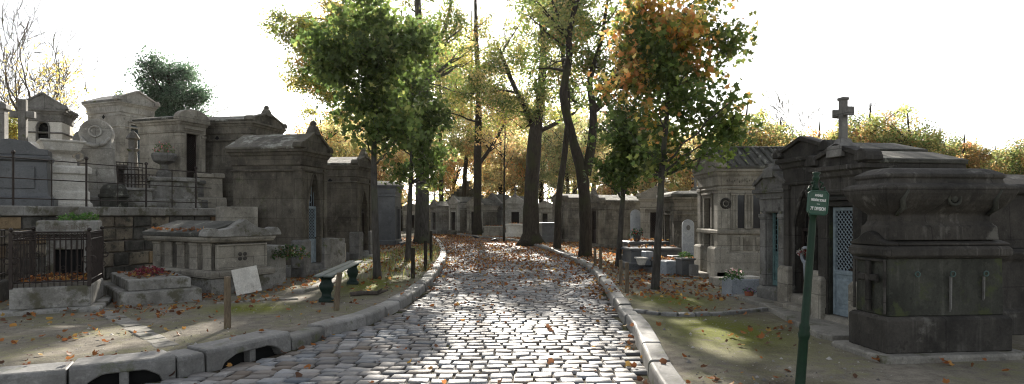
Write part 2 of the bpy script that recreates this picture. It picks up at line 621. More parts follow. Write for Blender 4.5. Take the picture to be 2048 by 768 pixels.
def bare(name, label, base, H, r, seed, spread=.55, levels=5, n_leaf=0, pal=None, wts=None, leaf=.2, lean=(0, 0), bark_m="twig"):
    rr = random.Random(seed)
    rng = np.random.default_rng(seed)
    root = thing(name, label, "tree", base)
    mb = MB()
    tips = []

    def go(p, d, L, rad, lv):
        pts, rs = [p], [rad]
        q = p
        n = 5
        for k in range(n):
            d = (d + Vector((rr.gauss(0, .10), rr.gauss(0, .10), rr.gauss(.03, .06)))).normalized()
            q = q + d * (L / n)
            pts.append(q)
            rs.append(rad * (1 - .38 * (k + 1) / n))
        mb.tube(pts, rs, 7 if lv == 0 else 4, False)
        if lv >= levels:
            tips.append(q)
            return
        nb = 3 if lv else 5
        for k in range(nb):
            j = 5 if k == 0 else rr.choice((2, 3, 4, 5))
            a = Vector((rr.gauss(0, 1), rr.gauss(0, 1), rr.gauss(.1, .4)))
            a = (a - d * a.dot(d)).normalized()
            ang = rr.uniform(.25, .5) * spread / .55 * (.5 if k == 0 else 1.5)
            nd_ = (d * math.cos(ang) + a * math.sin(ang)).normalized()
            go(pts[j], nd_, L * rr.uniform(.6, .82), max(rs[j] * (.72 if k == 0 else .58), .021), lv + 1)
        if lv >= 2:
            tips.append(q)
    go(Vector((0, 0, -.2)), Vector((lean[0], lean[1], 1)).normalized(), H * .34, r, 0)
    mb.build("trunk", bark_m, root, 0, True)
    if n_leaf:
        T = np.array([tuple(t) for t in tips])
        low = T[T[:, 2] < np.percentile(T[:, 2], 55)]
        P = low[rng.choice(len(low), n_leaf)] + rng.normal(size=(n_leaf, 3)) * .35
        leaves("crown", P, leaf, pick(rng, n_leaf, pal, wts), "leaf", root, T_DIAMOND, rng)
    return root


# ------------------------------------------------------------------ road outline, ground
def catmull(pts, n=8):
    out = []
    for i in range(len(pts) - 1):
        p0, p1, p2, p3 = [np.array(pts[max(0, min(len(pts) - 1, j))], float) for j in (i - 1, i, i + 1, i + 2)]
        for k in range(n):
            t = k / n
            out.append(.5 * (2 * p1 + (p2 - p0) * t + (2 * p0 - 5 * p1 + 4 * p2 - p3) * t * t + (3 * p1 - p0 - 3 * p2 + p3) * t ** 3))
    out.append(np.array(pts[-1], float))
    return np.array(out)


def g0(px, py):
    return G(px, py, 0)


LEFT = [(-14, 1.6), (-9, 3.9), (-5.6, 5.5), g0(247, 768), g0(434, 737), g0(608, 690), g0(666, 668), g0(732, 650), g0(779, 629), g0(824, 602), g0(865, 566),
        g0(889, 529), g0(893, 510), g0(889, 496), g0(880, 484), g0(862, 473.5), g0(815, 466), (-24, 66), (-46, 74)]
RIGHT = [(.9, -6), (1.1, 1), (1.28, 4), g0(1305, 768), g0(1285, 720), g0(1262, 667), g0(1232, 622), g0(1202, 570), g0(1180, 544), g0(1135, 517), g0(1075, 495),
         g0(1019, 482), g0(959, 476), g0(911, 469.5), g0(870, 465), (-13.5, 66.5), (-24, 71.5), (-46, 80)]
LC, RC = catmull(LEFT), catmull(RIGHT)
POLY = np.vstack([[(-14, -6)], LC, RC[::-1]])


def in_road(x, y, poly=POLY):
    x, y = np.asarray(x, float), np.asarray(y, float)
    ins = np.zeros(x.shape, bool)
    n = len(poly)
    for i in range(n):
        x1, y1 = poly[i]
        x2, y2 = poly[(i + 1) % n]
        c = (y1 > y) != (y2 > y)
        if y1 != y2:
            ins ^= c & (x < (x2 - x1) * (y - y1) / (y2 - y1) + x1)
    return ins


def dist_line(x, y, line):
    x, y = np.asarray(x, float), np.asarray(y, float)
    best = np.full(x.shape, 1e9)
    for i in range(len(line) - 1):
        a, b = line[i], line[i + 1]
        d = b - a
        t = np.clip(((x - a[0]) * d[0] + (y - a[1]) * d[1]) / (d @ d + 1e-9), 0, 1)
        best = np.minimum(best, np.hypot(x - a[0] - t * d[0], y - a[1] - t * d[1]))
    return best


def wav(x, y):
    return (np.sin(x * 1.7 + 1.3 * np.sin(y * .9)) * np.cos(y * 1.3 + .7 * np.sin(x * 1.1)) + .5 * np.sin(x * 4.1 + y * 2.3) * np.cos(y * 3.7 - x)) * .5


def ground_z(x, y):
    r = in_road(x, y)
    d, dl = dist_line(x, y, RC), dist_line(x, y, LC)
    return np.where(r | (d < .12) | (dl < np.where((y < 8.4) & (x < -2.4), .33, .14)), -.14, VZ - .005 + .012 * wav(x * 1.4, y * 1.4))


def coords(a, lo, hi, step, far):
    c = list(np.arange(lo, hi + 1e-6, step))
    s, v = step, hi
    while v < far:
        s *= 1.35
        v += s
        c.append(v)
    s, v = step, lo
    while v > -a:
        s *= 1.35
        v -= s
        c.insert(0, v)
    return np.array(c)


gx, gy = coords(260, -13, 9, .11, 260), coords(60, 1.5, 46, .13, 420)
GX, GY = np.meshgrid(gx, gy)
GZ = ground_z(GX.ravel(), GY.ravel())
nx, ny = len(gx), len(gy)
me = bpy.data.meshes.new("ground")
me.vertices.add(nx * ny)
me.vertices.foreach_set("co", np.stack([GX.ravel(), GY.ravel(), GZ], 1).astype(np.float32).ravel())
ii, jj = np.meshgrid(np.arange(nx - 1), np.arange(ny - 1))
q = (jj * nx + ii).ravel()
fl = np.stack([q, q + 1, q + 1 + nx, q + nx], 1).astype(np.int32)
me.loops.add(fl.size)
me.loops.foreach_set("vertex_index", fl.ravel())
me.polygons.add(len(fl))
me.polygons.foreach_set("loop_start", (np.arange(len(fl)) * 4).astype(np.int32))
me.polygons.foreach_set("loop_total", np.full(len(fl), 4, np.int32))
me.polygons.foreach_set("use_smooth", np.ones(len(fl), bool))
me.update()
me.validate()
gm, nt, b = new_mat("earth_verge")
geo = nd(nt, "ShaderNodeNewGeometry")
pos = geo.outputs["Position"]
n1, n2, n3, n4 = noise(nt, pos, .55, 6, .6), noise(nt, pos, 7, 5, .65), noise(nt, pos, 60, 4, .7), noise(nt, pos, 1.1, 6, .6)
c = mixc(nt, ramp(nt, .3, .7, n2), (.13, .112, .088), (.29, .26, .21))
c = mixc(nt, ramp(nt, .45, .7, n3), c, mixc(nt, .5, c, (.36, .34, .3)))
ms = nd(nt, "ShaderNodeMath", operation="MULTIPLY")
nt.links.new(ramp(nt, .44, .55, n4), ms.inputs[0])
nt.links.new(ramp(nt, .38, .6, n2), ms.inputs[1])
sxyz = nd(nt, "ShaderNodeSeparateXYZ")
nt.links.new(pos, sxyz.inputs[0])
spots_ = None
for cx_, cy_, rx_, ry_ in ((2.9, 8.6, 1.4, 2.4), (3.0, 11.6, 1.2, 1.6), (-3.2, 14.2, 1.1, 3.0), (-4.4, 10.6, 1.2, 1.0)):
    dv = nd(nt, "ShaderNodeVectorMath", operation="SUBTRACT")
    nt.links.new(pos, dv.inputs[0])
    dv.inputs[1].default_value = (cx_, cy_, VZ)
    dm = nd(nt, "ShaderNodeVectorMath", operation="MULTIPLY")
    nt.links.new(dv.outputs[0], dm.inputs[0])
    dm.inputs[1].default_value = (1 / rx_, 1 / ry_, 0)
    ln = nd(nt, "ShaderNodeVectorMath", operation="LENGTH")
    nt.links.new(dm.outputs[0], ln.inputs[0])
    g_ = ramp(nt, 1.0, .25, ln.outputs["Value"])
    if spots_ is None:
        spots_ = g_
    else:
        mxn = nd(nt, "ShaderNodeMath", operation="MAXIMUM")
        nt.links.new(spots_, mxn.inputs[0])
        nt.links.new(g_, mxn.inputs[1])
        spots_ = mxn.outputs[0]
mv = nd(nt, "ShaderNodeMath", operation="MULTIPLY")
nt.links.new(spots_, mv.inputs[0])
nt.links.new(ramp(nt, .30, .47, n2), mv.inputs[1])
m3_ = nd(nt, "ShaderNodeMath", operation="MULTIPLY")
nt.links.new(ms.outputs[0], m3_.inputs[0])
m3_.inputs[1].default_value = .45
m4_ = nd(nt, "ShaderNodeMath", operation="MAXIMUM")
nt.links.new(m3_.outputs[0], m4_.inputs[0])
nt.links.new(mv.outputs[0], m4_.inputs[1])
c = mixc(nt, m4_.outputs[0], c, mixc(nt, ramp(nt, .35, .65, n3), (.085, .105, .016), (.20, .205, .032)))  # moss greens, colour brightened to make up for weak sun on the verge
c = mixc(nt, ramp(nt, .56, .7, n1), c, mixc(nt, ramp(nt, .4, .6, n3), (.06, .05, .035), (.11, .09, .06)))
nt.links.new(c, b.inputs["Base Color"])
b.inputs["Roughness"].default_value = .95
b.inputs["Specular IOR Level"].default_value = .15
bp = nd(nt, "ShaderNodeBump", Strength=.7, Distance=.03)
ad = nd(nt, "ShaderNodeMath", operation="ADD")
nt.links.new(n2, ad.inputs[0])
nt.links.new(n3, ad.inputs[1])
nt.links.new(ad.outputs[0], bp.inputs["Height"])
nt.links.new(bp.outputs[0], b.inputs["Normal"])
me.materials.append(gm)
go = bpy.data.objects.new("ground", me)
COL.objects.link(go)
tag(go, None, None, None, "structure")
GROUND_MAT = gm

# road bed (joint soil) and cobbles
mb = MB()
bed = [(-14, -6)] + [tuple(p) for p in LC] + [tuple(p) for p in RC[::-1]]
import bmesh
bm = bmesh.new()
vs = [bm.verts.new((x, y, -.022)) for x, y in bed]
es = [bm.edges.new((vs[i], vs[(i + 1) % len(vs)])) for i in range(len(vs))]
bmesh.ops.triangle_fill(bm, use_beauty=True, edges=es)
bmesh.ops.recalc_face_normals(bm, faces=bm.faces)
for f in bm.faces:
    if f.normal.z < 0:
        f.normal_flip()
me = bpy.data.meshes.new("road")
bm.to_mesh(me)
bm.free()
jm, nt, b = new_mat("joint_soil")
geo = nd(nt, "ShaderNodeNewGeometry")
n1, n2 = noise(nt, geo.outputs["Position"], 40, 5, .7), noise(nt, geo.outputs["Position"], 1.5, 4, .6)
c = mixc(nt, ramp(nt, .35, .7, n1), (.022, .018, .013), (.085, .07, .05))
c = mixc(nt, ramp(nt, .52, .62, n2), c, (.045, .05, .018))
nt.links.new(c, b.inputs["Base Color"])
b.inputs["Roughness"].default_value = 1
b.inputs["Specular IOR Level"].default_value = .1
me.materials.append(jm)
ro = bpy.data.objects.new("road", me)
COL.objects.link(ro)
tag(ro, None, None, None, "structure")

rng = np.random.default_rng(5)
tx = np.array([-1, -.91, 0, .91, 1])
ty = np.array([-1, -.89, .89, 1])
V, Fc, Cc = [], [], []
yrow = 3.2
while yrow < 47:
    dep = rng.uniform(.145, .19)
    x = -14.0 + rng.uniform(0, .3)
    xs = []
    while x < 4.2:
        w = rng.uniform(.14, .27)
        xs.append((x + w / 2, w))
        x += w + rng.uniform(.008, .024)
    cxs = np.array([a[0] for a in xs])
    yy = yrow + dep / 2 + np.where(cxs < -1.2, .17 * (-(cxs + 1.2)), 0) * -1.0 + .03 * np.sin(cxs * 1.7 + yrow)
    dl, dr = dist_line(cxs, yy, LC), dist_line(cxs, yy, RC)
    ok = in_road(cxs, yy) & (dl > .05) & (dr > .05)
    # skip what lies far outside the frame
    ok &= (np.abs(cxs) < yy * .95 + 1.2)
    for (cx, w), cy, k in zip(xs, yy, ok):
        if not k:
            continue
        hz = .003 + rng.uniform(0, .006)
        dz = rng.uniform(-.007, .004)
        tlx, tly = rng.normal(0, .022), rng.normal(0, .03)
        ang = rng.normal(0, .035) + (-.13 if cx < -1.2 else 0)
        ca, sa = math.cos(ang), math.sin(ang)
        o = len(V)
        hx, hy = w / 2, dep / 2
        for j, v in enumerate(ty):
            for i, u in enumerate(tx):
                px, py = u * hx, v * hy
                px += rng.normal(0, .006)
                py += rng.normal(0, .006)
                if abs(u) == 1 and abs(v) == 1:
                    px *= .965
                    py *= .95
                e = (u * u) ** 4 * .5 + (v * v) ** 3 * .6
                z = dz + hz * (1 - e) + tlx * px + tly * py + rng.normal(0, .0015)
                if abs(u) == 1 or abs(v) == 1:
                    z -= .022
                V.append((cx + ca * px - sa * py, cy + sa * px + ca * py, z))
        for j in range(3):
            for i in range(4):
                a = o + j * 5 + i
                Fc.append((a, a + 1, a + 6, a + 5))
        t = rng.normal(0, 1)
        g = np.clip(.25 + .075 * t, .09, .46)
        wm = rng.normal(.010, .014)
        Cc += [(g + wm, g, g - wm + .006, 1)] * 20
    yrow += dep + rng.uniform(.010, .022)
me = bpy.data.meshes.new("cobblestone_paving")
me.from_pydata(V, [], Fc)
SMO = [(j == 1 and i in (1, 2)) for j in range(3) for i in range(4)]
me.polygons.foreach_set("use_smooth", SMO * (len(Fc) // 12))
at = me.color_attributes.new("Col", "FLOAT_COLOR", "POINT")
at.data.foreach_set("color", np.array(Cc, np.float32).ravel())
cm, nt, b = new_mat("granite_setts")
at = nd(nt, "ShaderNodeAttribute")
at.attribute_name = "Col"
geo = nd(nt, "ShaderNodeNewGeometry")
n1, n2, n3 = noise(nt, geo.outputs["Position"], 26, 6, .7), noise(nt, geo.outputs["Position"], 160, 3, .7), noise(nt, geo.outputs["Position"], .8, 4, .6)
c = mixc(nt, ramp(nt, .3, .72, n1), mixc(nt, .45, at.outputs["Color"], (.04, .035, .03)), at.outputs["Color"])
c = mixc(nt, ramp(nt, .5, .75, n3), c, mixc(nt, .35, c, (.09, .075, .05)))
nt.links.new(c, b.inputs["Base Color"])
rm = nd(nt, "ShaderNodeMapRange")
nt.links.new(n1, rm.inputs[0])
rm.inputs[1].default_value, rm.inputs[2].default_value, rm.inputs[3].default_value, rm.inputs[4].default_value = .3, .75, .5, .8
nt.links.new(rm.outputs[0], b.inputs["Roughness"])
b.inputs["Specular IOR Level"].default_value = .38
bp = nd(nt, "ShaderNodeBump", Strength=.35, Distance=.012)
ad = nd(nt, "ShaderNodeMath", operation="ADD")
nt.links.new(n1, ad.inputs[0])
nt.links.new(n2, ad.inputs[1])
nt.links.new(ad.outputs[0], bp.inputs["Height"])
nt.links.new(bp.outputs[0], b.inputs["Normal"])
me.materials.append(cm)
co = bpy.data.objects.new("cobblestone_paving", me)
COL.objects.link(co)
tag(co, None, None, None, "structure")


# kerbs: long stones laid along the road edge, two with a drain mouth
def arclen(line):
    d = np.hypot(*np.diff(line, axis=0).T)
    return np.concatenate([[0], np.cumsum(d)])


def at_s(line, S, s):
    x, y = np.interp(s, S, line[:, 0]), np.interp(s, S, line[:, 1])
    x2, y2 = np.interp(s + .05, S, line[:, 0]), np.interp(s + .05, S, line[:, 1])
    x1, y1 = np.interp(s - .05, S, line[:, 0]), np.interp(s - .05, S, line[:, 1])
    t = np.array([x2 - x1, y2 - y1])
    t /= np.linalg.norm(t) + 1e-9
    return np.array([x, y]), t


def kerb(line, side, s0, s1, spec):
    """spec(s) -> (length, width, height, drain?) of the stone that starts at s; side +1: verge lies to the right of travel"""
    S = arclen(line)
    mb, dark = MB(), MB()
    s = s0
    while s < s1:
        L, w, h, dr = spec(s)
        n = 24 if dr else 5
        jit = rnd.uniform(-.02, .02)
        dz = rnd.uniform(-.016, .016)
        rows = []
        for k in range(n + 1):
            u = k / n
            p, t = at_s(line, S, s + .009 + (L - .018) * u)
            nrm = np.array([t[1], -t[0]]) * side
            zb = -.05
            if dr and .14 < u < .86:
                zb = .02 + (h - .125) * min(1, math.sin((u - .14) / .72 * math.pi) * 1.5) ** .9
            a, bq = p + nrm * jit, p + nrm * (w + jit)
            zt = h + dz
            rows.append([(a[0], a[1], zb), (a[0] + nrm[0] * .012, a[1] + nrm[1] * .012, zt - .03), (a[0] + nrm[0] * .04, a[1] + nrm[1] * .04, zt), (bq[0], bq[1], zt + .004), (bq[0], bq[1], zb)])
        vs = [v for r in rows for v in r]
        fs = []
        for k in range(n):
            for j in range(5):
                a, c = k * 5 + j, k * 5 + (j + 1) % 5
                fs.append((a, c, c + 5, a + 5))
        fs += [(4, 3, 2, 1, 0), tuple(n * 5 + j for j in range(5))]
        if side > 0:
            fs = [tuple(reversed(f)) for f in fs]
        mb.cur = 0 if dr else rnd.choice((0, 0, 1, 2))
        mb.add(vs, fs)
        if dr:
            p, t = at_s(line, S, s + L / 2)
            nrm = np.array([t[1], -t[0]]) * side
            ang = math.atan2(t[1], t[0])
            m_ = Matrix.Translation((p[0], p[1], 0)) @ Matrix.Rotation(ang, 4, "Z")
            sg = -1 if side > 0 else 1
            dark.tr(m_).box(-L * .42, L * .42, min(sg * .14, sg * (w - .02)), max(sg * .14, sg * (w - .02)), -.08, h - .05)
            mb.tr(m_).box(-.045, .04, min(sg * .015, sg * .135), max(sg * .015, sg * .135), -.04, h - .05)
            mb.tr(Matrix.Identity(4))
        s += L
    o = mb.build("kerb", ["kerb", "kerb_pale", "kerb_dark"], None, .012)
    tag(o, None, None, None, "structure")
    if dark.v:
        d = dark.build("drain_shade", "shade_black", o)  # black box filling the drain, its shade put into the colour


SL = arclen(LC)
s_in1 = SL[np.argmin(np.hypot(LC[:, 0] - g0(300, 757)[0], LC[:, 1] - g0(300, 757)[1]))]
s_in2 = SL[np.argmin(np.hypot(LC[:, 0] - g0(512, 715)[0], LC[:, 1] - g0(512, 715)[1]))]
cuts = [(s_in1 - .75, .95), (s_in2 - .62, 1.25)]


def left_spec(s):
    for a, L in cuts:
        if abs(s - a) < .02:
            return L, .42, .22, True
        if s < a < s + 1.3:
            return a - s, .40, .21, False
    return rnd.uniform(.75, 1.15), (.4 if s < s_in2 + .5 else .27), (.21 if s < s_in2 + .5 else .15), False


kerb(LC, -1, SL[0] + 4, SL[-1] - 12, left_spec)
SR = arclen(RC)
kerb(RC, 1, 5, SR[-1] - 12, lambda s: (rnd.uniform(.8, 1.3), .24, .15, False))

# ------------------------------------------------------------------ tomb pieces


def arch_front(mb, w, z0, z1, dw, spring, rise, t, pointed=False, n=10, y0=0.0):
    """front wall slab with an arched opening"""
    h = dw / 2
    a = []
    for k in range(n + 1):
        u = -1 + 2 * k / n
        z = spring + rise * ((1 - abs(u) ** 1.55) if pointed else math.sqrt(max(0, 1 - u * u)))
        a.append((u * h, z))
    mb.box(-w / 2, -h, y0, y0 + t, z0, z1)
    mb.box(h, w / 2, y0, y0 + t, z0, z1)
    for k in range(n):
        (xa, za), (xb, zb) = a[k], a[k + 1]
        mb.add([(xa, y0, za), (xb, y0, zb), (xb, y0, z1), (xa, y0, z1), (xa, y0 + t, za), (xb, y0 + t, zb), (xb, y0 + t, z1), (xa, y0 + t, z1)],
               [(0, 1, 2, 3), (7, 6, 5, 4), (1, 0, 4, 5), (2, 6, 7, 3)])
    return [(-h, z0)] + a + [(h, z0)]


def lattice(mb, x0, x1, z0, z1, y, step, t):
    """diagonal bars clipped to a rectangle"""
    H_, Wd = z1 - z0, x1 - x0
    k = -H_
    while k < Wd:
        for sgn in (1, -1):
            pts = []
            xa, xb = max(0, k), min(Wd, k + H_)
            if xb - xa > .02:
                za, zb = xa - k, xb - k
                if sgn < 0:
                    p, q = (x0 + xa, y, z0 + za), (x0 + xb, y, z0 + zb)
                else:
                    p, q = (x1 - xa, y, z0 + za), (x1 - xb, y, z0 + zb)
                mb.tube([p, q], t, 4, False)
        k += step


def make_door(root, dw, z0, z1, y, mat, style="grille", top=None):
    """iron door: frame + lower panel + grille; parts: door (> grille, handle)"""
    d = MB()
    h = dw / 2
    st = .05
    zm = z0 + (z1 - z0) * .4
    d.box(-h, -h + st, y, y + .04, z0, z1).box(h - st, h, y, y + .04, z0, z1)
    d.box(-h + st, h - st, y, y + .04, z0, z0 + .1).box(-h + st, h - st, y, y + .04, z1 - .05, z1).box(-h + st, h - st, y, y + .04, zm - .03, zm + .03)
    d.box(-h + st, h - st, y + .015, y + .03, z0 + .1, zm - .03)
    d.box(-h + st + .05, h - st - .05, y + .004, y + .014, z0 + .17, zm - .1)
    door = d.build("door", mat, root, .004)
    g = MB()
    if style == "grille":
        lattice(g, -h + st, h - st, zm + .03, z1 - .05, y + .02, max(.07, dw * .13), .007)
    else:                                                           # scrolls
        nx_ = 3
        for i in range(1, nx_):
            x = -h + st + (dw - 2 * st) * i / nx_
            g.tube([(x, y + .02, zm), (x, y + .02, z1)], .008, 4)
        zz = zm + .12
        while zz < z1 - .08:
            g.ring((-h * .5, y + .02, zz), h * .22, .007)
            g.ring((h * .5, y + .02, zz), h * .22, .007)
            g.ring((0, y + .02, zz + .08), h * .16, .007)
            zz += .17
    if top:
        sp, rs = top
        n = 6
        for k in range(1, n):
            u = -1 + 2 * k / n
            g.tube([(u * h, y + .02, z1), (u * h, y + .02, sp + rs * (1 - abs(u) ** 1.6) - .02)], .008, 4, False)
        g.ring((0, y + .02, sp + rs * .25), h * .35, .01)
        g.tube([(-h, y + .02, sp), (h, y + .02, sp)], .014, 4)
    g.build("grille", mat, door)
    k = MB()
    k.lathe([(.012, 0), (.022, .012), (.022, .03), (.01, .045)], (0, 0, 0), 8)
    hb = k.build("handle", "iron", door, 0, True)
    hb.location, hb.rotation_euler = (h - st - .02, y, zm + .06), (R(90), 0, 0)
    v = MB()
    v.box(-h + .001, h - .001, y + .055, y + .065, z0 + .001, z1)
    v.build("opening_shade", "shade_black", root)  # black sheet behind the door, painted as the unlit inside
    return door


def acroterion(mb, x, z, r, y0, y1, half=0):
    pts = []
    for k in range(9):
        a = math.pi * k / 8
        px, pz = x + r * math.cos(a), z + r * 1.25 * math.sin(a)
        pts.append((px, pz))
    mb.prism(pts, y0, y1)


def cross_mesh(mb, x, y, z, h, w, t, ends=True):
    zc = z + h * .66
    mb.box(x - t / 2, x + t / 2, y - t / 2, y + t / 2, z, z + h)
    mb.box(x - w / 2, x - t / 2, y - t * .48, y + t * .48, zc - t / 2, zc + t / 2)
    mb.box(x + t / 2, x + w / 2, y - t * .48, y + t * .48, zc - t / 2, zc + t / 2)
    if ends:
        for sx in (-1, 1):
            mb.box(x + sx * w / 2 - .02, x + sx * w / 2 + .02, y - t * .6, y + t * .6, zc - t * .68, zc + t * .68)
        mb.box(x - t * .68, x + t * .68, y - t * .6, y + t * .6, z + h - .02, z + h + .02)


def chapel(label, loc, rot, w, d, hw, rise, mat="lime_dark", roof="roof", door="arch", dw=.7, dz=.3, spring=1.7, drise=.5, door_mat="iron",
           style="grille", pil=True, ped_h=0, ped_mat="lime", band=None, flat=False, acro=True, cross=0, seg_ped=False, name="chapel_tomb",
           cat="tomb", group=None, vent=False, ribs=0, oh=.13, trim=None, door_y=.1, pointed=True, base_out=.05, plq=False, steps=True):
    trim = trim or mat
    root = thing(name, label, cat, loc, rot, group)
    wall = MB()
    wall.box(-w / 2, w / 2, .2, d, dz, hw)
    if door == "arch":
        edge = arch_front(wall, w, dz, hw, dw, spring, drise, .2, pointed)
    elif door == "rect":
        zt = spring
        wall.box(-w / 2, -dw / 2, 0, .2, dz, hw).box(dw / 2, w / 2, 0, .2, dz, hw).box(-dw / 2, dw / 2, 0, .2, zt, hw)
    else:
        wall.box(-w / 2, w / 2, 0, .199, dz, hw)
    wl = wall.build("wall", mat, root, .008)
    pl = MB()
    pl.loft(-w / 2, w / 2, 0, d, [(-.1, base_out + .02), (dz - .06, base_out + .02), (dz, base_out - .02)])
    if steps:
        pl.box(-dw / 2 - .12, dw / 2 + .12, -base_out - .26, -base_out - .021, -.1, dz * .5)
    pl.build("plinth", ped_mat if ped_h else mat, root, .012)
    if door:
        if door == "arch":
            make_door(root, dw - .02, dz + .01, spring, door_y, door_mat, style, (spring, drise))
            v = MB()
            v.prism([(x * .99, z) for x, z in edge[1:-1]][::-1] if False else [(x * .99, z - .004) for x, z in edge[1:-1]][::-1], .17, .19)
            v.build("opening_shade", "shade_black", root)  # black sheet in the arch head, painted as inner shade
            am = MB()                                                # archivolt moulding round the opening
            am.tube([(x * 1.06, -.008, z + (.03 if 0 < i < len(edge) - 1 else 0)) for i, (x, z) in enumerate(edge)], .032, 6)
            am.build("arch_moulding", trim, root)
        else:
            make_door(root, dw - .02, dz + .01, spring - .01, door_y, door_mat, style)
            am = MB()
            am.box(-dw / 2 - .09, -dw / 2 - .005, -.03, -.001, dz, spring + .08).box(dw / 2 + .005, dw / 2 + .09, -.03, -.001, dz, spring + .08)
            am.box(-dw / 2 - .005, dw / 2 + .005, -.03, -.001, spring + .005, spring + .08)
            am.box(-dw / 2 - .13, dw / 2 + .13, -.07, -.001, spring + .085, spring + .13)
            am.build("door_surround", trim, root, .006)
    if pil:
        pw = max(.14, (w - dw) * .22)
        for s in (-1, 1):
            p = MB()
            x0, x1 = (-w / 2 - .02, -w / 2 + pw) if s < 0 else (w / 2 - pw, w / 2 + .02)
            p.loft(x0, x1, -.035, .2, [(dz + .001, .012), (dz + .09, .012), (dz + .12, 0), (hw - .52, 0), (hw - .48, .02), (hw - .42, .02)])
            p.build("pilaster", trim, root, .006)
    if ped_h:
        for s in (-1, 1):
            p = MB()
            x0, x1 = (-w / 2 - .07, -dw / 2 - .03) if s < 0 else (dw / 2 + .03, w / 2 + .07)
            p.loft(x0, x1, -.12, .24, [(-.05, 0), (ped_h - .05, 0), (ped_h, -.03)])
            p.build("pedestal", ped_mat, root, .012)
    c = MB()
    if band:
        c.loft(-w / 2, w / 2, 0, d, [(band - .03, .012), (band - .02, .04), (band + .015, .05), (band + .03, .012)])
    c.loft(-w / 2, w / 2, 0, d, [(hw - .4, .004), (hw - .37, .03), (hw - .30, .03), (hw - .15, .04), (hw - .12, oh * .55), (hw - .06, oh * .7), (hw - .04, oh), (hw + .02, oh)])
    c.build("cornice", trim, root, .006)
    if vent:
        for s in (-1, 1):
            v = MB()
            xx = s * (w / 2 + .003)
            for dx, dz_ in ((0, .04), (0, -.04), (.04, 0), (-.04, 0)):
                v.ball((xx, d * .5 + dx, hw - .52 + dz_), (.012, .036, .036), 8, 5)
            v.build("vent", "shade_black", root)  # black lobes on the wall surface, painted as shaded holes
    rf = MB()
    z = hw + .022
    if flat:
        rf.loft(-w / 2, w / 2, 0, d, [(z, oh + .03), (z + .1, oh + .03), (z + rise, -.12)])
        rf.build("roof", roof, root, .015)
    else:
        o = oh + .02
        nseg = 5
        prof = [(-w / 2 - o, z), (w / 2 + o, z), (w / 2 + o, z + .06), (0, z + rise), (-w / 2 - o, z + .06)]
        rf.prism(prof, .12, d + o)
        if ribs:
            for k in range(ribs):
                yy = .25 + (d - .3) * k / (ribs - 1)
                for s in (-1, 1):
                    rf.tube([(s * .04, yy, z + rise + .005), (s * (w / 2 + o - .02), yy, z + .075)], .045, 6)
            rf.tube([(0, .13, z + rise), (0, d + o, z + rise)], .06, 6)
        rf.build("roof", roof, root, .012)
        pd = MB()
        if seg_ped:
            pts = [(-w / 2 - o, z), (w / 2 + o, z)] + [((w / 2 + o) * math.cos(R(a)), z + .06 + (rise + .08) * math.sin(R(a))) for a in range(0, 181, 15)]
            pd.prism(pts, -.1, .119)
            pd.ring((0, -.115, z + rise * .5), rise * .3, .025)
        else:
            pd.prism([(-w / 2 - o, z), (w / 2 + o, z), (w / 2 + o, z + .09), (0, z + rise + .06), (-w / 2 - o, z + .09)], -.06, .119)
            for s in (-1, 1):
                x1 = s * (w / 2 + o + .02)
                a = math.atan2(rise - .03, w / 2 + o)
                L = math.hypot(rise - .03, w / 2 + o)
                mm = Matrix.Translation((0, 0, z + rise + .062)) @ Matrix.Rotation(a * s, 4, "Y")
                pd.tr(mm).box(min(0, s * L), max(0, s * L), -.11 - .001 * (s > 0), .1, -.035, .03 + .001 * s)
                pd.tr(Matrix.Identity(4))
        pd.build("pediment", trim, root, .008)
        if acro:
            for s in (-1, 1):
                a = MB()
                acroterion(a, s * (w / 2 + o - .06), z + .03, .13, -.128, .128)
                a.build("acroterion", trim, root, .012)
            if acro == 2:
                a = MB()
                a.loft(-.13, .13, -.1, .13, [(z + rise - .05, .03), (z + rise + .1, 0), (z + rise + .2, -.04)])
                a.ball((0, .015, z + rise + .25), .09)
                a.build("finial", trim, root, .01)
    if cross:
        cr = MB()
        zz = z + rise
        cr.loft(-.11, .11, -.08, .14, [(zz - .1, .05), (zz + .05, .04), (zz + .1, -.02), (zz + .16, -.04)])
        cross_mesh(cr, 0, .03, zz + .16, cross, cross * .52, cross * .16)
        cr.build("cross", "grey", root, .008)
    return root


def plant_clump(parent, c, r, n, pal, w, size=.06, name="foliage", seed=1, templ=T_DIAMOND, mat="plant", flat=.7):
    rng = np.random.default_rng(seed)
    d = rng.normal(size=(n, 3))
    d /= np.linalg.norm(d, axis=1)[:, None]
    d *= (rng.uniform(.1, 1, n) ** .45)[:, None] * r
    d[:, 2] = np.abs(d[:, 2]) * flat
    return leaves(name, np.array(c) + d, size, pick(rng, n, pal, w) * rng.uniform(.7, 1.3, n)[:, None], mat, parent, templ, rng)


def line_rot(a, b):
    return math.degrees(math.atan2(b[1] - a[1], b[0] - a[0]))


def mid(a, b, z):
    return ((a[0] + b[0]) / 2, (a[1] + b[1]) / 2, z)


# ================================================================== RIGHT-HAND ROW
# chapel with the cross, blue door
chapel("blackened family chapel with stone cross on its gable and pale blue grille door", (4.63, 8.79, VZ), -80, .86, 1.34, 2.25, .22, "soot_green", "roof_dark", "rect",
       .5, .14, 1.70, 0, "iron_blue", door_y=.05, ped_h=.68, band=1.92, cross=.56, trim="soot", group=None, steps=False)
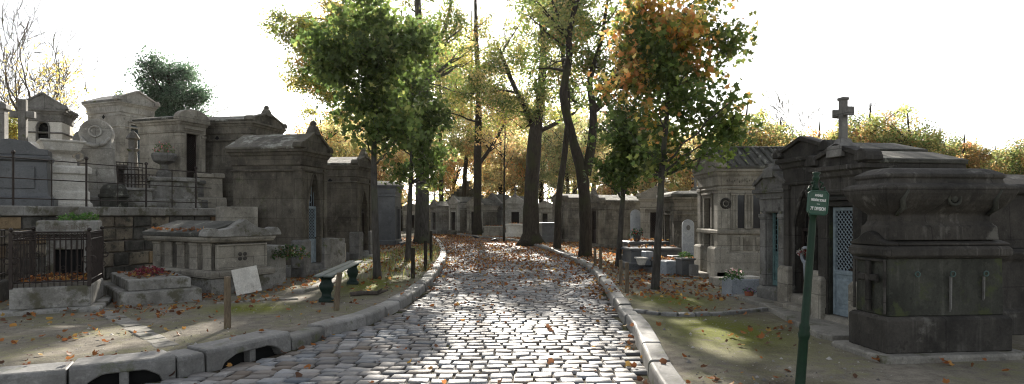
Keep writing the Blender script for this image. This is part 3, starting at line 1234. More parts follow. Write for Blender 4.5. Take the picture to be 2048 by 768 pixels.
# chapel with pointed arch
ch3 = chapel("blackened chapel with pointed arch doorway and wreath hung on its dark grille", (4.74, 10.1, VZ), -84, 1.16, 1.4, 2.5, .24, "soot", "roof_dark", "arch",
             .58, .28, 1.36, .6, "iron", style="scroll", ped_h=.72, band=2.1, acro=1)
w = thing("wreath", "faded red and grey wreath hung on the dark arched doorway", "wreath", (4.66, 9.9, .86), -84)
mb = MB()
mb.ring((0, 0, .2), .12, .035).tube([(0, 0, .08), (.02, -.01, -.1), (.0, -.02, -.26)], [.05, .04, .015], 6)
mb.build("wreath_body", "marble", w)
plant_clump(w, (0, -.02, .22), .13, 120, [(.3, .05, .05), (.45, .42, .40), (.10, .12, .06)], [3, 3, 2], .06, "flower_cluster", 3)
# narrow chapel
chapel("narrow grey tomb with steep gable and verdigris scroll door", (4.66, 11.15, VZ), -80, .70, .95, 2.02, .3, "grey", "roof_dark", "rect", .38, .3, 1.78, 0, "iron_green",
       style="scroll", ped_h=0, band=0, cross=.24, trim="grey", acro=0, steps=False)
# mausoleum with ribbed roof
r5 = chapel("pale stone mausoleum with ribbed mossy roof and two slit windows", (5.02, 15.98, VZ), -90, 1.6, 1.8, 2.68, .58, "lime", "roof_dark", "rect", .5, .25, 2.0, 0, "iron",
            ped_h=.8, band=2.22, ribs=8, acro=1, name="mausoleum", seg_ped=False, trim="lime")
mb = MB()
mb.loft(-.8, .8, 0, 1.8, [(1.10, .02), (1.13, .06), (1.2, .06), (1.23, .02)]).loft(-.8, .8, 0, 1.8, [(.1, .05), (.62, .05), (.66, .02)])
for k in range(5):
    mb.box(.8, .825, .3 + k * .3, .52 + k * .3, .72, 1.05)
mb.build("base_moulding", "lime", r5, .006)
for yy in (.53, .91):
    mb = MB()
    mb.box(.802, .812, yy - .085, yy + .085, 1.26, 2.06)
    g_ = mb.build("window", "glass", r5)
    mb = MB()
    mb.box(.801, .84, yy - .115, yy - .086, 1.24, 2.1).box(.801, .84, yy + .086, yy + .115, 1.24, 2.1).box(.801, .84, yy - .085, yy + .085, 2.062, 2.1)
    mb.build("frame", "lime", g_, .004)
for yy in (.36, .72, 1.10, 1.45):
    mb = MB()
    for q in range(4):
        mb.tube([(.815, yy - .055 + q * .037, 1.25), (.815, yy - .055 + q * .037, 2.06)], .018, 6)
    mb.box(.802, .85, yy - .085, yy + .085, 2.06, 2.13).box(.802, .84, yy - .085, yy + .085, 1.235, 1.262)
    mb.build("pilaster", "lime", r5)
mb = MB()
mb.ring((.82, .17, 1.86), .11, .035, "x").ball((.81, .17, 1.86), (.03, .06, .06))
mb.build("medallion", "soot", r5)
mb = MB()
for k in range(26):
    yy = .2 + k * .06
    mb.ball((.81, yy, 2.42 + .03 * math.sin(k * 2.1)), (.035, .03, .055 + .02 * math.sin(k * 1.3)), 6, 4)
mb.build("carved_frieze", "lime_dark", r5)

# sarcophagus on pedestal
sg = thing("sarcophagus_tomb", "dark stone sarcophagus flaring above a block with three ring handles", "tomb", (4.10, 6.83, VZ), 6)
Ls, Ds = 1.46, .6
mb = MB()
mb.loft(0, Ls, 0, Ds, [(-.1, .16), (.05, .16), (.065, .14)])
mb.build("base_slab", "pave", sg, .012)
mb = MB()
mb.loft(0, Ls, 0, Ds, [(.066, .025), (.43, .025), (.46, -.01)])
mb.build("plinth", "soot", sg, .01)
mb = MB()
mb.loft(.02, Ls - .02, .02, Ds - .02, [(.461, -.01), (1.1, -.02)])
body = mb.build("pedestal_block", "soot_green", sg, .01)
mb = MB()
mb.loft(0, Ls, 0, Ds, [(1.101, -.015), (1.13, .03), (1.2, .03), (1.24, .0)])
mb.tr(Matrix.Translation((0, Ds / 2, 0)) @ Matrix.Rotation(R(-90), 4, "Z"))
mb.prism([(-Ds / 2, 1.241), (Ds / 2, 1.241), (Ds / 2, 1.27), (Ds * .3, 1.31), (Ds * .12, 1.38), (0, 1.40), (-Ds * .12, 1.38), (-Ds * .3, 1.31), (-Ds / 2, 1.27)], -.02, .14)
mb.prism([(-Ds / 2, 1.242), (Ds / 2, 1.242), (Ds / 2, 1.265), (0, 1.34), (-Ds / 2, 1.265)], .141, Ls + .02)
mb.tr(Matrix.Identity(4))
mb.build("lid_moulding", "soot", sg, .01)
mb = MB()
mb.loft(0, Ls, 0, Ds, [(1.30, -.06), (1.45, -.07), (1.47, -.09), (1.51, -.11), (1.58, -.115), (1.60, -.10), (1.64, -.055), (1.69, -.01), (1.75, .03), (1.82, .058), (1.88, .068), (1.905, .055), (1.92, .03),
                       (1.935, -.02), (1.985, -.035), (2.0, -.012), (2.035, -.012), (2.05, -.035), (2.09, -.10), (2.11, -.16)])
bas = mb.build("sarcophagus_basin", "soot", sg, .01, False, 2)
mb = MB()
mb.ring((Ls * .53, -.03, 1.76), .07, .018).ball((Ls * .53, -.02, 1.76), (.045, .03, .045))
mb.build("carved_wreath", "soot_green", bas, 0, True)
for s in (.12, .88):
    mb = MB()
    mb.tube([(Ls * s, .09, 1.58), (Ls * s + .03, .02, 1.66), (Ls * s - .02, -.03, 1.75), (Ls * s + .03, -.06, 1.86)], [.02, .035, .03, .015], 6)
    mb.build("carved_scroll", "soot_green", bas, 0, True)
mb = MB()
mb.tr(Matrix.Translation((.01, Ds / 2, 0)) @ Matrix.Rotation(R(-90), 4, "Z"))
mb.box(-.035, .035, -.035, -.0, .5, 1.06).box(-.15, -.036, -.034, -.0, .84, .91).box(.036, .15, -.034, 0, .84, .91)
mb.box(-.16, -.145, -.04, -.001, .825, .925).box(.145, .16, -.04, -.001, .825, .925)
mb.box(-.27, -.24, -.02, .004, .49, 1.09).box(.24, .27, -.02, .004, .49, 1.09).box(-.239, .239, -.019, .004, 1.06, 1.09)
mb.tr(Matrix.Identity(4))
mb.build("carved_cross", "soot", sg, .006)
for x, hs in ((.76, .42), (1.16, .3)):
    mb = MB()
    mb.prism([(x - .008, .93 - hs), (x + .006, .93 - hs * .9), (x + .012, .90), (x - .011, .90)], -.0025, .02)
    mb.build("drip_stain", "grey", body)
for x in (.34, .76, 1.16):
    mb = MB()
    mb.ring((0, -.02, 0), .028, .008)
    h_ = mb.build("ring_handle", "bronze", sg, 0, True)
    h_.location = (x, -.004, .93)

# dark tomb at the frame's edge
dk = thing("monument_tomb", "big sooty tomb with coped top, beyond the flaring sarcophagus", "tomb", (6.35, 8.3, VZ), 10)
mb = MB()
mb.loft(0, 2.4, 0, 1.3, [(-.1, .1), (.3, .1), (.33, .04), (.95, .0), (1.0, .04), (1.08, .07), (1.12, .0)])
mb.build("base_block", "soot", dk, .012)
mb = MB()
mb.loft(.1, 2.3, .15, 1.2, [(1.121, .0), (1.85, -.02), (1.88, .05), (1.96, .07), (2.0, .02), (2.16, -.35)])
mb.build("upper_block", "soot", dk, .012)

# pavement in front of the chapels
pv = MB()
poly = [(4.27, 10.62), (3.93, 8.05), (4.02, 7.86), (4.72, 7.86), (4.72, 11.9), (4.2, 11.9)]
n = len(poly)
pv.add([(x, y, -.05) for x, y in poly] + [(x, y, .19) for x, y in poly], [tuple(range(n - 1, -1, -1)), tuple(range(n, 2 * n))] + [(i, (i + 1) % n, n + (i + 1) % n, n + i) for i in range(n)])
tag(pv.build("pavement", "pave", None, .012), None, None, None, "structure")

# street sign on its leaning post
ss = thing("street_sign", "green enamel avenue sign on a leaning green iron post", "street sign", (2.49, 5.42, VZ), 0)
ss.rotation_euler = (0, R(4.4), 0)
mb = MB()
mb.lathe([(.06, -.12), (.06, .03), (.05, .05), (.047, .5), (.055, .52), (.06, .55), (.05, .58), (.055, .61), (.042, .64), (.036, 1.5), (.030, 1.56), (.045, 1.575), (.045, 1.59), (.028, 1.61), (.026, 1.80)], seg=16)
pole = mb.build("pole", "green", ss, 0, True)
pole.scale = (.84, .84, 1)
mb = MB()
mb.lathe([(.026, 1.80), (.034, 1.815), (.022, 1.84), (.02, 1.88), (.03, 1.90), (.03, 1.915), (.02, 1.925), (.034, 1.945), (.03, 1.955), (.012, 1.96)], seg=12)
for s in (-1, 1):
    mb.tube([(s * .07, -.03, 1.79), (s * .065, -.03, 1.83), (s * .03, -.03, 1.82), (s * .045, -.03, 1.86), (s * .02, -.03, 1.875)], .008, 5)
    mb.ball((s * .07, -.03, 1.80), .014, 8, 5)
    mb.ball((s * .045, -.03, 1.86), .012, 8, 5)
mb.build("finial", "green", ss, 0, True)
mb = MB()
hw_, hh, k_ = .092, .1, .022
oct_ = [(-hw_ + k_, -hh), (hw_ - k_, -hh), (hw_, -hh + k_), (hw_, hh - k_), (hw_ - k_, hh), (-hw_ + k_, hh), (-hw_, hh - k_), (-hw_, -hh + k_)]
mb.prism(oct_, -.012, .012)
n = 8
for i in range(n):
    a, b_ = oct_[i], oct_[(i + 1) % n]
    mb.tube([(a[0], -.012, a[1]), (b_[0], -.012, b_[1])], .007, 6)
sp = mb.build("sign_plate", "sign", ss, .001)
sp.location, sp.rotation_euler = (.004, -.05, 1.69), (0, 0, R(10))
text("AVENUE", sp, (0, -.0135, .062), .028, "letter", 0, .72)
text("FR\u00c9D\u00c9RIC SOULI\u00c9", sp, (0, -.0135, .022), .028, "letter", 0, .64)
text("71  DIVISION", sp, (0, -.0135, -.052), .042, "letter", 0, .60)
text("E", sp, (-.0475, -.0135, -.042), .02, "letter", 0, .7)
mb = MB()
mb.box(-.014, .014, -.0155, -.0125, -.0125, -.009)
mb.build("lettering", "letter", sp)

# stone edging row and drain strip
def strip(pts, step, w, mat, name, hz=.03, z=VZ):
    line = catmull(pts, 10)
    S = arclen(line)
    mb = MB()
    s = 0
    while s < S[-1] - step * .5:
        p, t = at_s(line, S, s + step / 2)
        a = math.atan2(t[1], t[0]) + rnd.gauss(0, .05)
        L, ww = step * rnd.uniform(.86, .97), w * rnd.uniform(.85, 1.1)
        mb.tr(Matrix.Translation((p[0], p[1], z + rnd.uniform(-.012, .01))) @ Matrix.Rotation(a, 4, "Z") @ Matrix.Rotation(rnd.gauss(0, .03), 4, "X"))
        mb.loft(-L / 2, L / 2, -ww / 2, ww / 2, [(-.1, 0), (hz - .012, 0), (hz, -.014)])
        s += step
    mb.tr(Matrix.Identity(4))
    return tag(mb.build(name, mat, None, .006), None, None, None, "structure")


strip([G(1268, 622), G(1330, 630), G(1400, 631), G(1470, 627), G(1540, 619)], .26, .12, "kerb", "path_edging", .05)
strip([G(188, 613), G(260, 650), G(338, 694)], .30, .27, "pave", "path_edging", .015)
strip([G(1240, 559), G(1330, 557), G(1400, 556)], .4, .10, "kerb", "path_edging", .03)
strip([G(600, 598), G(520, 600), G(545, 592), G(670, 606)][:2] + [G(440, 606)], .5, .2, "pave", "path_edging", .012)
strip([G(742, 521), G(690, 548), G(645, 572), G(575, 590)], .7, .3, "pave", "path_edging", .05)

# graves of the middle right
def chest(label, loc, rot, w, d, h, mat, cap=None, step=True, name="grave", cat="grave", tilt=0, capw=.04, group=None):
    r_ = thing(name, label, cat, loc, rot, group)
    mb = MB()
    if step:
        mb.loft(0, w, 0, d, [(-.1, .1), (h * .3, .1), (h * .34, .07)])
    mb.loft(0, w, 0, d, [(h * .3, 0), (h * .86, -.015)])
    mb.build("body", mat, r_, .01)
    mb = MB()
    mb.loft(0, w, 0, d, [(h * .861, -.01), (h * .88, capw), (h * .97, capw), (h, capw - .03)])
    o = mb.build("cover_slab", cap or mat, r_, .008)
    return r_


def litter_on(root, x0, x1, y0, y1, z, n, seed, size=.09, pal=None):
    """leaves that lie on a tomb: a child pile of that tomb's own planting bed"""
    rng = np.random.default_rng(seed)
    P = np.stack([rng.uniform(x0, x1, n), rng.uniform(y0, y1, n), z + rng.uniform(0, .03, n)], 1)
    M4 = np.array(root.matrix_basis if False else Matrix.Translation(root.location) @ Matrix.Rotation(root.rotation_euler.z, 4, "Z"))
    Q = P @ M4[:3, :3].T + M4[:3, 3]
    LITTER.append((Q, size))


LITTER = []
X, Y = (1245 - 1024) / F * 21.5, 21.5
g = chest("low dark chest grave with sloping slab strewn with leaves and a potted plant", (X, 20.2, VZ), 4, 1.62, .9, .72, "grey", "granite")
litter_on(g, .2, 1.5, 0, .9, .74, 160, 31)
pp = thing("potted_plant", "dark potted plant with red blooms on the leafy slab", "plant", (X + .3, 20.55, VZ + .72), 0)
mb = MB()
mb.lathe([(.09, 0), (.14, .2), (.12, .2)], seg=10)
mb.build("pot", "granite", pp)
plant_clump(pp, (0, 0, .2), .28, 160, [(.02, .04, .02), (.3, .03, .03)], [6, 1], .08, "foliage", 5)
g = chest("long low granite grave in two tiers below the leafy slab", ((1262 - 1024) / F * 18.0, 18.0, VZ), 6, 1.45, .9, .62, "granite")
litter_on(g, .1, 1.4, 0, .9, .64, 40, 32)
g = chest("flat granite grave bed full of brown leaves beside the marble blocks", (3.95, 17.0, VZ), 6, 1.3, .8, .34, "granite", "grey")
litter_on(g, 0, 1.3, 0, .8, .36, 260, 33)


def block(name, label, cat, px0, px1, y0, y1, Yd, dep, mat, rot=0, tap=0.0, lip=False, group=None):
    x0, zt = XZ(px0, y0, Yd)
    x1, zb = XZ(px1, y1, Yd)
    zb = min(zb, VZ) if y1 > HOR + 1.5 * F / Yd else zb
    t_ = thing(name, label, cat, (x0, Yd, zb), rot, group)
    mb = MB()
    h = zt - zb
    mb.loft(0, x1 - x0, 0, dep, [(-.04, -tap), (h - (.05 if lip else .015), 0)] + ([(h - .045, .03), (h - .006, .03), (h, .015)] if lip else [(h, -.012)]))
    mb.build("block", mat, t_, .006)
    return t_


block("planter", "small square white planter before the low granite grave", "planter", 1275, 1294, 515, 528, 17.3, .26, "white", 0, .05, True)
block("marble_block", "small marble block beside the white square planter", "block", 1291, 1308, 503, 528, 17.5, .3, "marble", 12)
block("marble_block", "tall marble block with granite cube behind, nearest the path", "block", 1333, 1364, 523, 546, 16.4, .5, "marble", 20)
block("granite_block", "dark granite cube set behind the tall marble block", "block", 1345, 1369, 512, 524, 17.2, .4, "granite", 10)
pl_ = block("planter", "grey stone planter with a mat of green plants by the mausoleum door", "planter", 1364, 1391, 517, 547, 16.0, .35, "granite", 12, 0, True)
plant_clump(pl_, (.17, .17, .42), .2, 260, [(.05, .12, .03), (.1, .16, .04)], [2, 1], .05, "foliage", 9)
block("granite_block", "small grey stone block leaning beside the green planter", "block", 1384, 1398, 530, 549, 15.7, .2, "grey", 8)

st = thing("round_headstone", "blue grey round-topped headstone with oval portrait", "headstone", (XZ(1376, 500, 18.4)[0], 18.4, .55), -8)
mb = MB()
mb.prism([(-.17, .0), (.17, 0), (.17, .85)] + [(.17 * math.cos(R(a)), .85 + .17 * math.sin(R(a))) for a in range(15, 180, 15)] + [(-.17, .85)], -.07, .07)
mb.build("stone", "marble", st, .012)
mb = MB()
mb.lathe([(.055, 0), (.055, .012)], seg=14)
o = mb.build("portrait", "granite", st)
o.location, o.rotation_euler, o.scale = (0, -.071, .78), (R(90), 0, 0), (1, 1.4, 1)
mb = MB()
mb.loft(-.32, .32, -.2, .2, [(-.5, .05), (-.12, .03), (0, -.04)])
mb.build("base", "marble", st, .01)
g = chest("grey grave bed with leaf litter before the round-topped headstone", (4.7, 17.9, VZ), 0, 1.0, .9, .4, "grey")

chapel("sooty chapel with tall frieze half hidden behind the pale mausoleum", (5.1, 20.4, VZ), -90, 1.7, 2.0, 2.12, .2, "lime_dark", "roof_dark", "rect", .6, .2, 1.7, 0, "iron", flat=True, band=1.6, vent=True)
chapel("wide grey brown chapel with side vent and leaf strewn stone roof", (3.95, 30.3, VZ), -72, 1.7, 2.0, 2.2, .34, "lime_dark", "roof", "rect", .7, .2, 1.8, 0, "iron", band=1.85, vent=True, acro=2)
chapel("brown gabled chapel just beyond the pale narrow stele", (6.1, 26.5, VZ), -18, 1.25, 1.5, 2.3, .4, "lime", "roof", "rect", .5, .3, 1.7, 0, "iron", band=1.85)
chapel("dark chapel half hidden behind the forked tree trunk", (2.75, 36.6, VZ), -70, 1.7, 2.2, 2.5, .3, "lime_dark", "roof_dark", "rect", .7, .2, 1.9, 0, "iron", band=2.0)
chapel("small temple tomb with triangular pediment and dark slot door", (2.5, 47.5, VZ), -8, 1.5, 1.6, 2.15, .42, "lime", "roof", "rect", .4, .3, 1.7, 0, "iron", acro=0)
g = chest("dark slate chest tomb beside the thick flared tree trunk", (1.72, 35.6, VZ), 10, .95, .9, 1.15, "granite", capw=.02)
st = thing("round_headstone", "pale narrow round-topped stele between two brown chapels", "headstone", (XZ(1271, 470, 27.2)[0], 27.2, VZ), -10)
mb = MB()
mb.prism([(-.22, 0), (.22, 0), (.22, 1.6)] + [(.22 * math.cos(R(a)), 1.6 + .22 * math.sin(R(a))) for a in range(15, 180, 15)] + [(-.22, 1.6)], -.09, .09)
mb.build("stone", "marble", st, .012)
mb = MB()
mb.loft(-.35, .35, -.2, .2, [(-.1, .03), (.22, .02), (.25, -.02)])
mb.build("base", "marble", st, .01)

# flowers and troughs before the mausoleum
tr = block("trough", "long pale concrete trough with trailing plants by the narrow tomb", "planter", 1464, 1528, 559, 596, 12.15, .42, "marble", 8)
plant_clump(tr, (.15, .2, .33), .25, 240, [(.04, .09, .02), (.07, .12, .04)], [2, 1], .05, "foliage", 12)
mb = MB()
mb.box(.28, .62, .03, .40, .345, .40)
mb.build("marble_plaque", "white", tr, .006)
tr = block("trough", "low yellowish stone box holding earth and leaves beside the mausoleum", "planter", 1433, 1468, 556, 571, 13.9, .35, "lime", 10)
vv = thing("flower_pot", "dark pot of pink and white chrysanthemums on the low stone box", "flower pot", (XZ(1464, 550, 13.6)[0], 13.5, .2), 0)
mb = MB()
mb.lathe([(.10, -.1), (.15, .2), (.13, .2)], seg=12)
mb.build("pot", "granite", vv)
plant_clump(vv, (0, 0, .22), .2, 200, [(.45, .25, .28), (.5, .42, .40), (.04, .09, .03)], [2, 1, 4], .05, "flowers", 15)
vv = thing("flower_pot", "little red pot of purple flowers against the concrete trough", "flower pot", (XZ(1497, 592, 11.75)[0], 11.72, VZ), 0)
mb = MB()
mb.lathe([(.06, 0), (.09, .15), (.08, .15)], seg=12)
mb.build("pot", "terracotta", vv)
plant_clump(vv, (0, 0, .14), .11, 120, [(.16, .05, .2), (.04, .09, .03)], [1, 2], .035, "flowers", 16)

# ================================================================== LEFT-HAND SIDE
# chapels along the path
chapel("grey brown chapel with pointed arch and lichen-covered stone roof", (-5.25, 16.56, VZ), 80, 1.35, 1.9, 3.24, .48, "brown", "roof", "arch", .66, .3, 1.8, .85, "iron_blue", ped_h=.95,
       band=2.72, acro=2, ped_mat="grey")
chapel("dark chapel with arched doorway and lichen roof, behind the arched grey one", (-5.32, 22.45, VZ), 84, 1.5, 1.9, 3.3, .35, "brown", "roof", "arch", .7, .3, 1.7, .75, "iron", ped_h=1.0,
       band=2.72, acro=2, vent=True, ped_mat="grey")
chapel("plain slate grey chapel under a pale flat roof slab", (-6.05, 33.2, VZ), 90, 1.7, 2.3, 3.1, .22, "granite", "white", "rect", .7, .3, 1.9, 0, "iron", flat=True, pil=False, band=2.55)
g = chest("tall black stone tomb before the slate grey chapel", (-6.35, 26.6, VZ), 88, .8, .9, 1.9, "soot", capw=.05)
block("grave_block", "weathered low grave block between the two arched chapels", "grave", 648, 706, 478, 545, 17.8, .9, "slab", 60)
block("grave_block", "little pale stone cube on the kerb between the arched chapels", "grave", 678, 702, 487, 520, 19.6, .4, "lime", 70)
block("grave_block", "low grey grave blocks at the foot of the black tomb", "grave", 728, 762, 492, 512, 25.0, .8, "grey", 80)

# terrace: retaining wall of squared stones
A0, A1 = np.array((-11.75, 10.2)), np.array((-8.75, 18.6))
wl_dir = A1 - A0
WL = float(np.linalg.norm(wl_dir))
wrot = math.degrees(math.atan2(wl_dir[1], wl_dir[0]))
rw = thing("retaining_wall", "rough squared stone retaining wall under a pale coping", "wall", (A0[0], A0[1], VZ), wrot)
mb = MB()
mb.box(0, WL, .03, .5, -.2, 1.55)
mb.build("wall_core", "mortar", rw)
mb = MB()
z = .0
while z < 1.5:
    h = rnd.uniform(.29, .36)
    h = min(h, 1.55 - z)
    x = -rnd.uniform(0, .2)
    while x < WL:
        L = rnd.uniform(.32, .58)
        x0, x1 = max(0, x), min(WL, x + L)
        if x1 - x0 > .06:
            dy = rnd.uniform(-.02, .015)
            mb.cur = rnd.choice((0, 0, 1, 2, 2))
            ca = [(x0 + .014 + rnd.uniform(0, .015), z + .012), (x1 - .014 - rnd.uniform(0, .015), z + .012 + rnd.uniform(0, .015)), (x1 - .014, z + h - .012), (x0 + .014, z + h - .012 - rnd.uniform(0, .015))]
            ins = .02
            cx_, cz_ = (x0 + x1) / 2, z + h / 2
            f_ = [(a + math.copysign(ins, cx_ - a), b_ + math.copysign(ins, cz_ - b_)) for a, b_ in ca]
            mb.add([(a, .05, b_) for a, b_ in ca] + [(a, .005 + dy, b_) for a, b_ in ca] + [(a, -.02 + dy, b_) for a, b_ in f_],
                   [(0, 1, 5, 4), (1, 2, 6, 5), (2, 3, 7, 6), (3, 0, 4, 7), (4, 5, 9, 8), (5, 6, 10, 9), (6, 7, 11, 10), (7, 4, 8, 11), (8, 9, 10, 11)])
        x += L
    z += h
mb.build("wall", ["rubble", "rubble_tan", "rubble_dark"], rw)
mb = MB()
x = 0
while x < WL:
    L = min(rnd.uniform(.9, 1.3), WL - x)
    mb.loft(x + .005, x + L - .005, -.07, .5, [(1.56, 0), (1.58, .01), (1.76, .01), (1.78, -.01)])
    x += L
mb.build("coping", "slab", rw, .012)
TZ = VZ + 1.74
tg = MB()
poly = [(-11.75 - .45, 10.2 + .16), (-8.75 - .45, 18.6 + .16), (-8.6, 18.8), (-8.6, 46), (-60, 46), (-60, 4)]
n = len(poly)
tg.add([(x, y, -.1) for x, y in poly] + [(x, y, TZ) for x, y in poly], [tuple(range(n - 1, -1, -1)), tuple(range(n, 2 * n))] + [(i, (i + 1) % n, n + (i + 1) % n, n + i) for i in range(n)])
tag(tg.build("terrace_ground", GROUND_MAT), None, None, None, "structure")

# iron railing on the coping
fr = thing("iron_railing", "thin rusty iron railing of three rails along the terrace wall", "railing", (A0[0], A0[1], TZ + .04), wrot)
xs = [.2 + k * 1.62 for k in range(6)]
for x in xs:
    mb = MB()
    mb.tube([(x, .2, -.1), (x, .2, 1.12)], .024, 8)
    mb.ball((x, .2, 1.16), .045, 8, 6)
    mb.build("post", "iron", fr)
for z in (.16, .6, 1.04):
    mb = MB()
    mb.tube([(0, .2, z), (WL - .05, .2, z)], .013, 6)
    mb.build("rail", "iron", fr)
for x in [x + .81 for x in xs[:-1]]:
    mb = MB()
    mb.tube([(x, .2, -.1), (x, .2, 1.06)], .013, 6)
    mb.build("post", "iron", fr)

# fenced tomb with inscription
f1 = thing("fenced_grave", "iron fenced grave with inscribed planter above a dark niche", "grave", (*G(100, 626)[:2], VZ), 26)
mb = MB()
mb.loft(-.66, .66, -.06, 1.55, [(-.1, .05), (.05, .05), (.07, .03)])
mb.build("base_slab", "slab", f1, .012)
mb = MB()
mb.loft(-.54, .54, .05, 1.5, [(.071, 0), (.40, 0), (.42, -.02)])
mb.build("block", "slab", f1, .012)
mb = MB()
mb.box(-.49, .49, .1, 1.45, .42, .47)
mb.build("planting_bed", "mortar", f1)
rl = MB()
crn = [(-.52, .07), (.52, .07), (.52, 1.48), (-.52, 1.48)]
for i in range(4):
    a, b_ = Vector((*crn[i], 0)), Vector((*crn[(i + 1) % 4], 0))
    nbar = 13 if i % 2 == 0 else 15
    for z in (.50, 1.18, 1.30):
        rl.tube([a + Vector((0, 0, z)), b_ + Vector((0, 0, z))], .012, 4)
    for k in range(1, nbar):
        p = a.lerp(b_, k / nbar)
        rl.tube([p + Vector((0, 0, .42)), p + Vector((0, 0, 1.3))], .008, 4)
    for k in range(nbar):
        p = a.lerp(b_, (k + .5) / nbar)
        if i % 2 == 0:
            rl.ring((p.x, p.y, 1.24), .035, .007, "y", 8)
            if k % 3 == 1:
                rl.ring((p.x, p.y, .62), .035, .007, "y", 8)
        else:
            rl.ring((p.x, p.y, 1.24), .035, .007, "x", 8)
rl.build("railing", "iron", f1)
for x, y in crn:
    p = MB()
    p.box(x - .025, x + .025, y - .025, y + .025, .4, 1.3)
    p.ring((x - .045, y - .01, .85), .05, .01).ring((x + .045, y - .01, .85), .05, .01).ring((x, y - .01, 1.02), .05, .01).ring((x, y - .01, .68), .05, .01)
    p.ball((x, y, 1.34), .035, 8, 6)
    p.build("corner_post", "iron", f1)
mb = MB()
mb.box(-.34, -.22, 1.5, 1.8, 0, 1.22).box(.22, .34, 1.5, 1.8, 0, 1.22).box(-.219, .219, 1.5, 1.8, .95, 1.22).box(-.219, .219, 1.6, 1.8, 0, .95)
mb.build("niche_stele", "slab", f1, .01)
mb = MB()
mb.box(-.218, .218, 1.59, 1.599, .4, .949)
mb.build("niche", "shade_black", f1)  # black sheet over the recess back, painting its shade
mb = MB()
mb.loft(-.44, .44, 1.44, 1.86, [(1.221, -.02), (1.25, .03), (1.46, .03), (1.48, 0)])
pl_ = mb.build("planter", "slab", f1, .01)
text("FAMILLE BINOT", pl_, (0, 1.405, 1.355), .105, "engrave", 0, .92)
plant_clump(pl_, (.0, 1.65, 1.48), .2, 120, [(.04, .10, .02), (.08, .16, .03)], [1, 1], .06, "foliage", 21)
plant_clump(pl_, (.26, 1.65, 1.48), .22, 140, [(.04, .10, .02), (.08, .16, .03)], [1, 1], .06, "foliage", 22)
litter_on(f1, -.45, .45, .12, 1.4, .49, 220, 34)
# second fenced plot at the frame edge
f2 = thing("fenced_grave", "dark iron fenced plot choked with leaves at the picture's edge", "grave", (-9.45, 10.25, VZ), 26)
mb = MB()
mb.loft(-.6, .6, 0, 1.4, [(-.1, .05), (.35, .03), (.38, 0)])
mb.build("block", "soot", f2, .012)
rl = MB()
crn = [(-.58, .04), (.58, .04), (.58, 1.36), (-.58, 1.36)]
for i in range(4):
    a, b_ = Vector((*crn[i], 0)), Vector((*crn[(i + 1) % 4], 0))
    for z in (.50, 1.18, 1.3):
        rl.tube([a + Vector((0, 0, z)), b_ + Vector((0, 0, z))], .012, 4)
    for k in range(15):
        p = a.lerp(b_, k / 14)
        rl.tube([p + Vector((0, 0, .38)), p + Vector((0, 0, 1.3))], .008, 4)
rl.build("railing", "iron", f2)

# slab grave with flowers
s2 = thing("slab_grave", "stepped grey slab grave with a withered flower bunch on top", "grave", (*G(246, 613)[:2], VZ), 40)
mb = MB()
mb.loft(0, 1.2, 0, 2.3, [(-.1, .05), (.21, .05), (.24, .03)])
mb.build("lower_tier", "slab", s2, .012)
mb = MB()
mb.loft(.1, 1.1, .12, 2.2, [(.241, 0), (.41, 0), (.43, -.015)])
mb.build("upper_tier", "slab", s2, .012)
litter_on(s2, .2, 1.0, .3, 1.9, .44, 90, 35)
fb = thing("flower_bunch", "withered crimson flower bunch lying on the stepped slab grave", "flowers", (0, 0, 0), 0)
p_ = Matrix.Translation(s2.location) @ Matrix.Rotation(R(40), 4, "Z") @ Vector((.55, 1.0, .45))
fb.location = p_
plant_clump(fb, (0, 0, 0), .3, 420, [(.16, .02, .035), (.28, .06, .09), (.10, .03, .03), (.20, .09, .03)], [3, 2, 2, 1], .06, "petals", 23, flat=.5)
mb = MB()
for k in range(9):
    a = rnd.uniform(0, 6.28)
    mb.tube([(0, 0, .02), (.38 * math.cos(a), .38 * math.sin(a), .015)], .006, 4)
mb.build("stems", "twig", fb)

# big temple-shaped tomb with carved end
t3 = thing("temple_tomb", "pale weathered temple-shaped tomb with carved quatrefoil panel and mossy roof", "tomb", (*G(425, 590)[:2], VZ), 58)
t3.scale = (1, 1, .85)
W3, D3 = 1.3, 2.3
mb = MB()
mb.loft(0, W3, 0, D3, [(-.1, .06), (.36, .06), (.38, .02)])
mb.build("plinth", "slab", t3, .015)
mb = MB()
mb.loft(0, W3, 0, D3, [(.381, .09), (.52, .09), (.56, .03)])
mb.build("base_moulding", "lime", t3, .012)
mb = MB()
mb.loft(.04, W3 - .04, .04, D3 - .04, [(.561, 0), (1.2, 0)])
mb.build("wall", "lime_dark", t3, .01)
for k in range(5):
    p = MB()
    yy = .10 + k * (D3 - .46) / 4
    p.loft(.012, .09, yy, yy + .26, [(.561, .012), (.6, 0), (1.13, 0), (1.15, .014), (1.199, .014)])
    p.build("pilaster", "lime", t3, .008)
p = MB()
p.box(.12, W3 - .12, -.02, .06, .6, 1.12).box(.08, W3 - .08, -.045, .05, .56, .6).box(.08, .119, -.045, .05, .601, 1.12).box(W3 - .119, W3 - .08, -.045, .05, .601, 1.12).box(.08, W3 - .08, -.045, .05, 1.121, 1.16)
cx_, cz_ = W3 / 2, .86
pn = p.build("end_panel", "lime", t3, .008)
p = MB()
for dx, dz_ in ((.055, .055), (-.055, .055), (.055, -.055), (-.055, -.055)):
    p.ball((cx_ + dx, -.02, cz_ + dz_), (.05, .012, .05), 10, 6)
p.build("quatrefoil", "soot", pn)
mb = MB()
mb.loft(0, W3, 0, D3, [(1.201, .02), (1.23, .07), (1.30, .10), (1.34, .10)])
mb.build("cornice", "lime", t3, .01)
mb = MB()
mb.prism([(-.12, 1.341), (W3 + .12, 1.341), (W3 + .12, 1.44), (W3 / 2, 1.72), (-.12, 1.44)], .12, D3 + .1)
mb.build("roof", "roof_dark", t3, .015)
mb = MB()
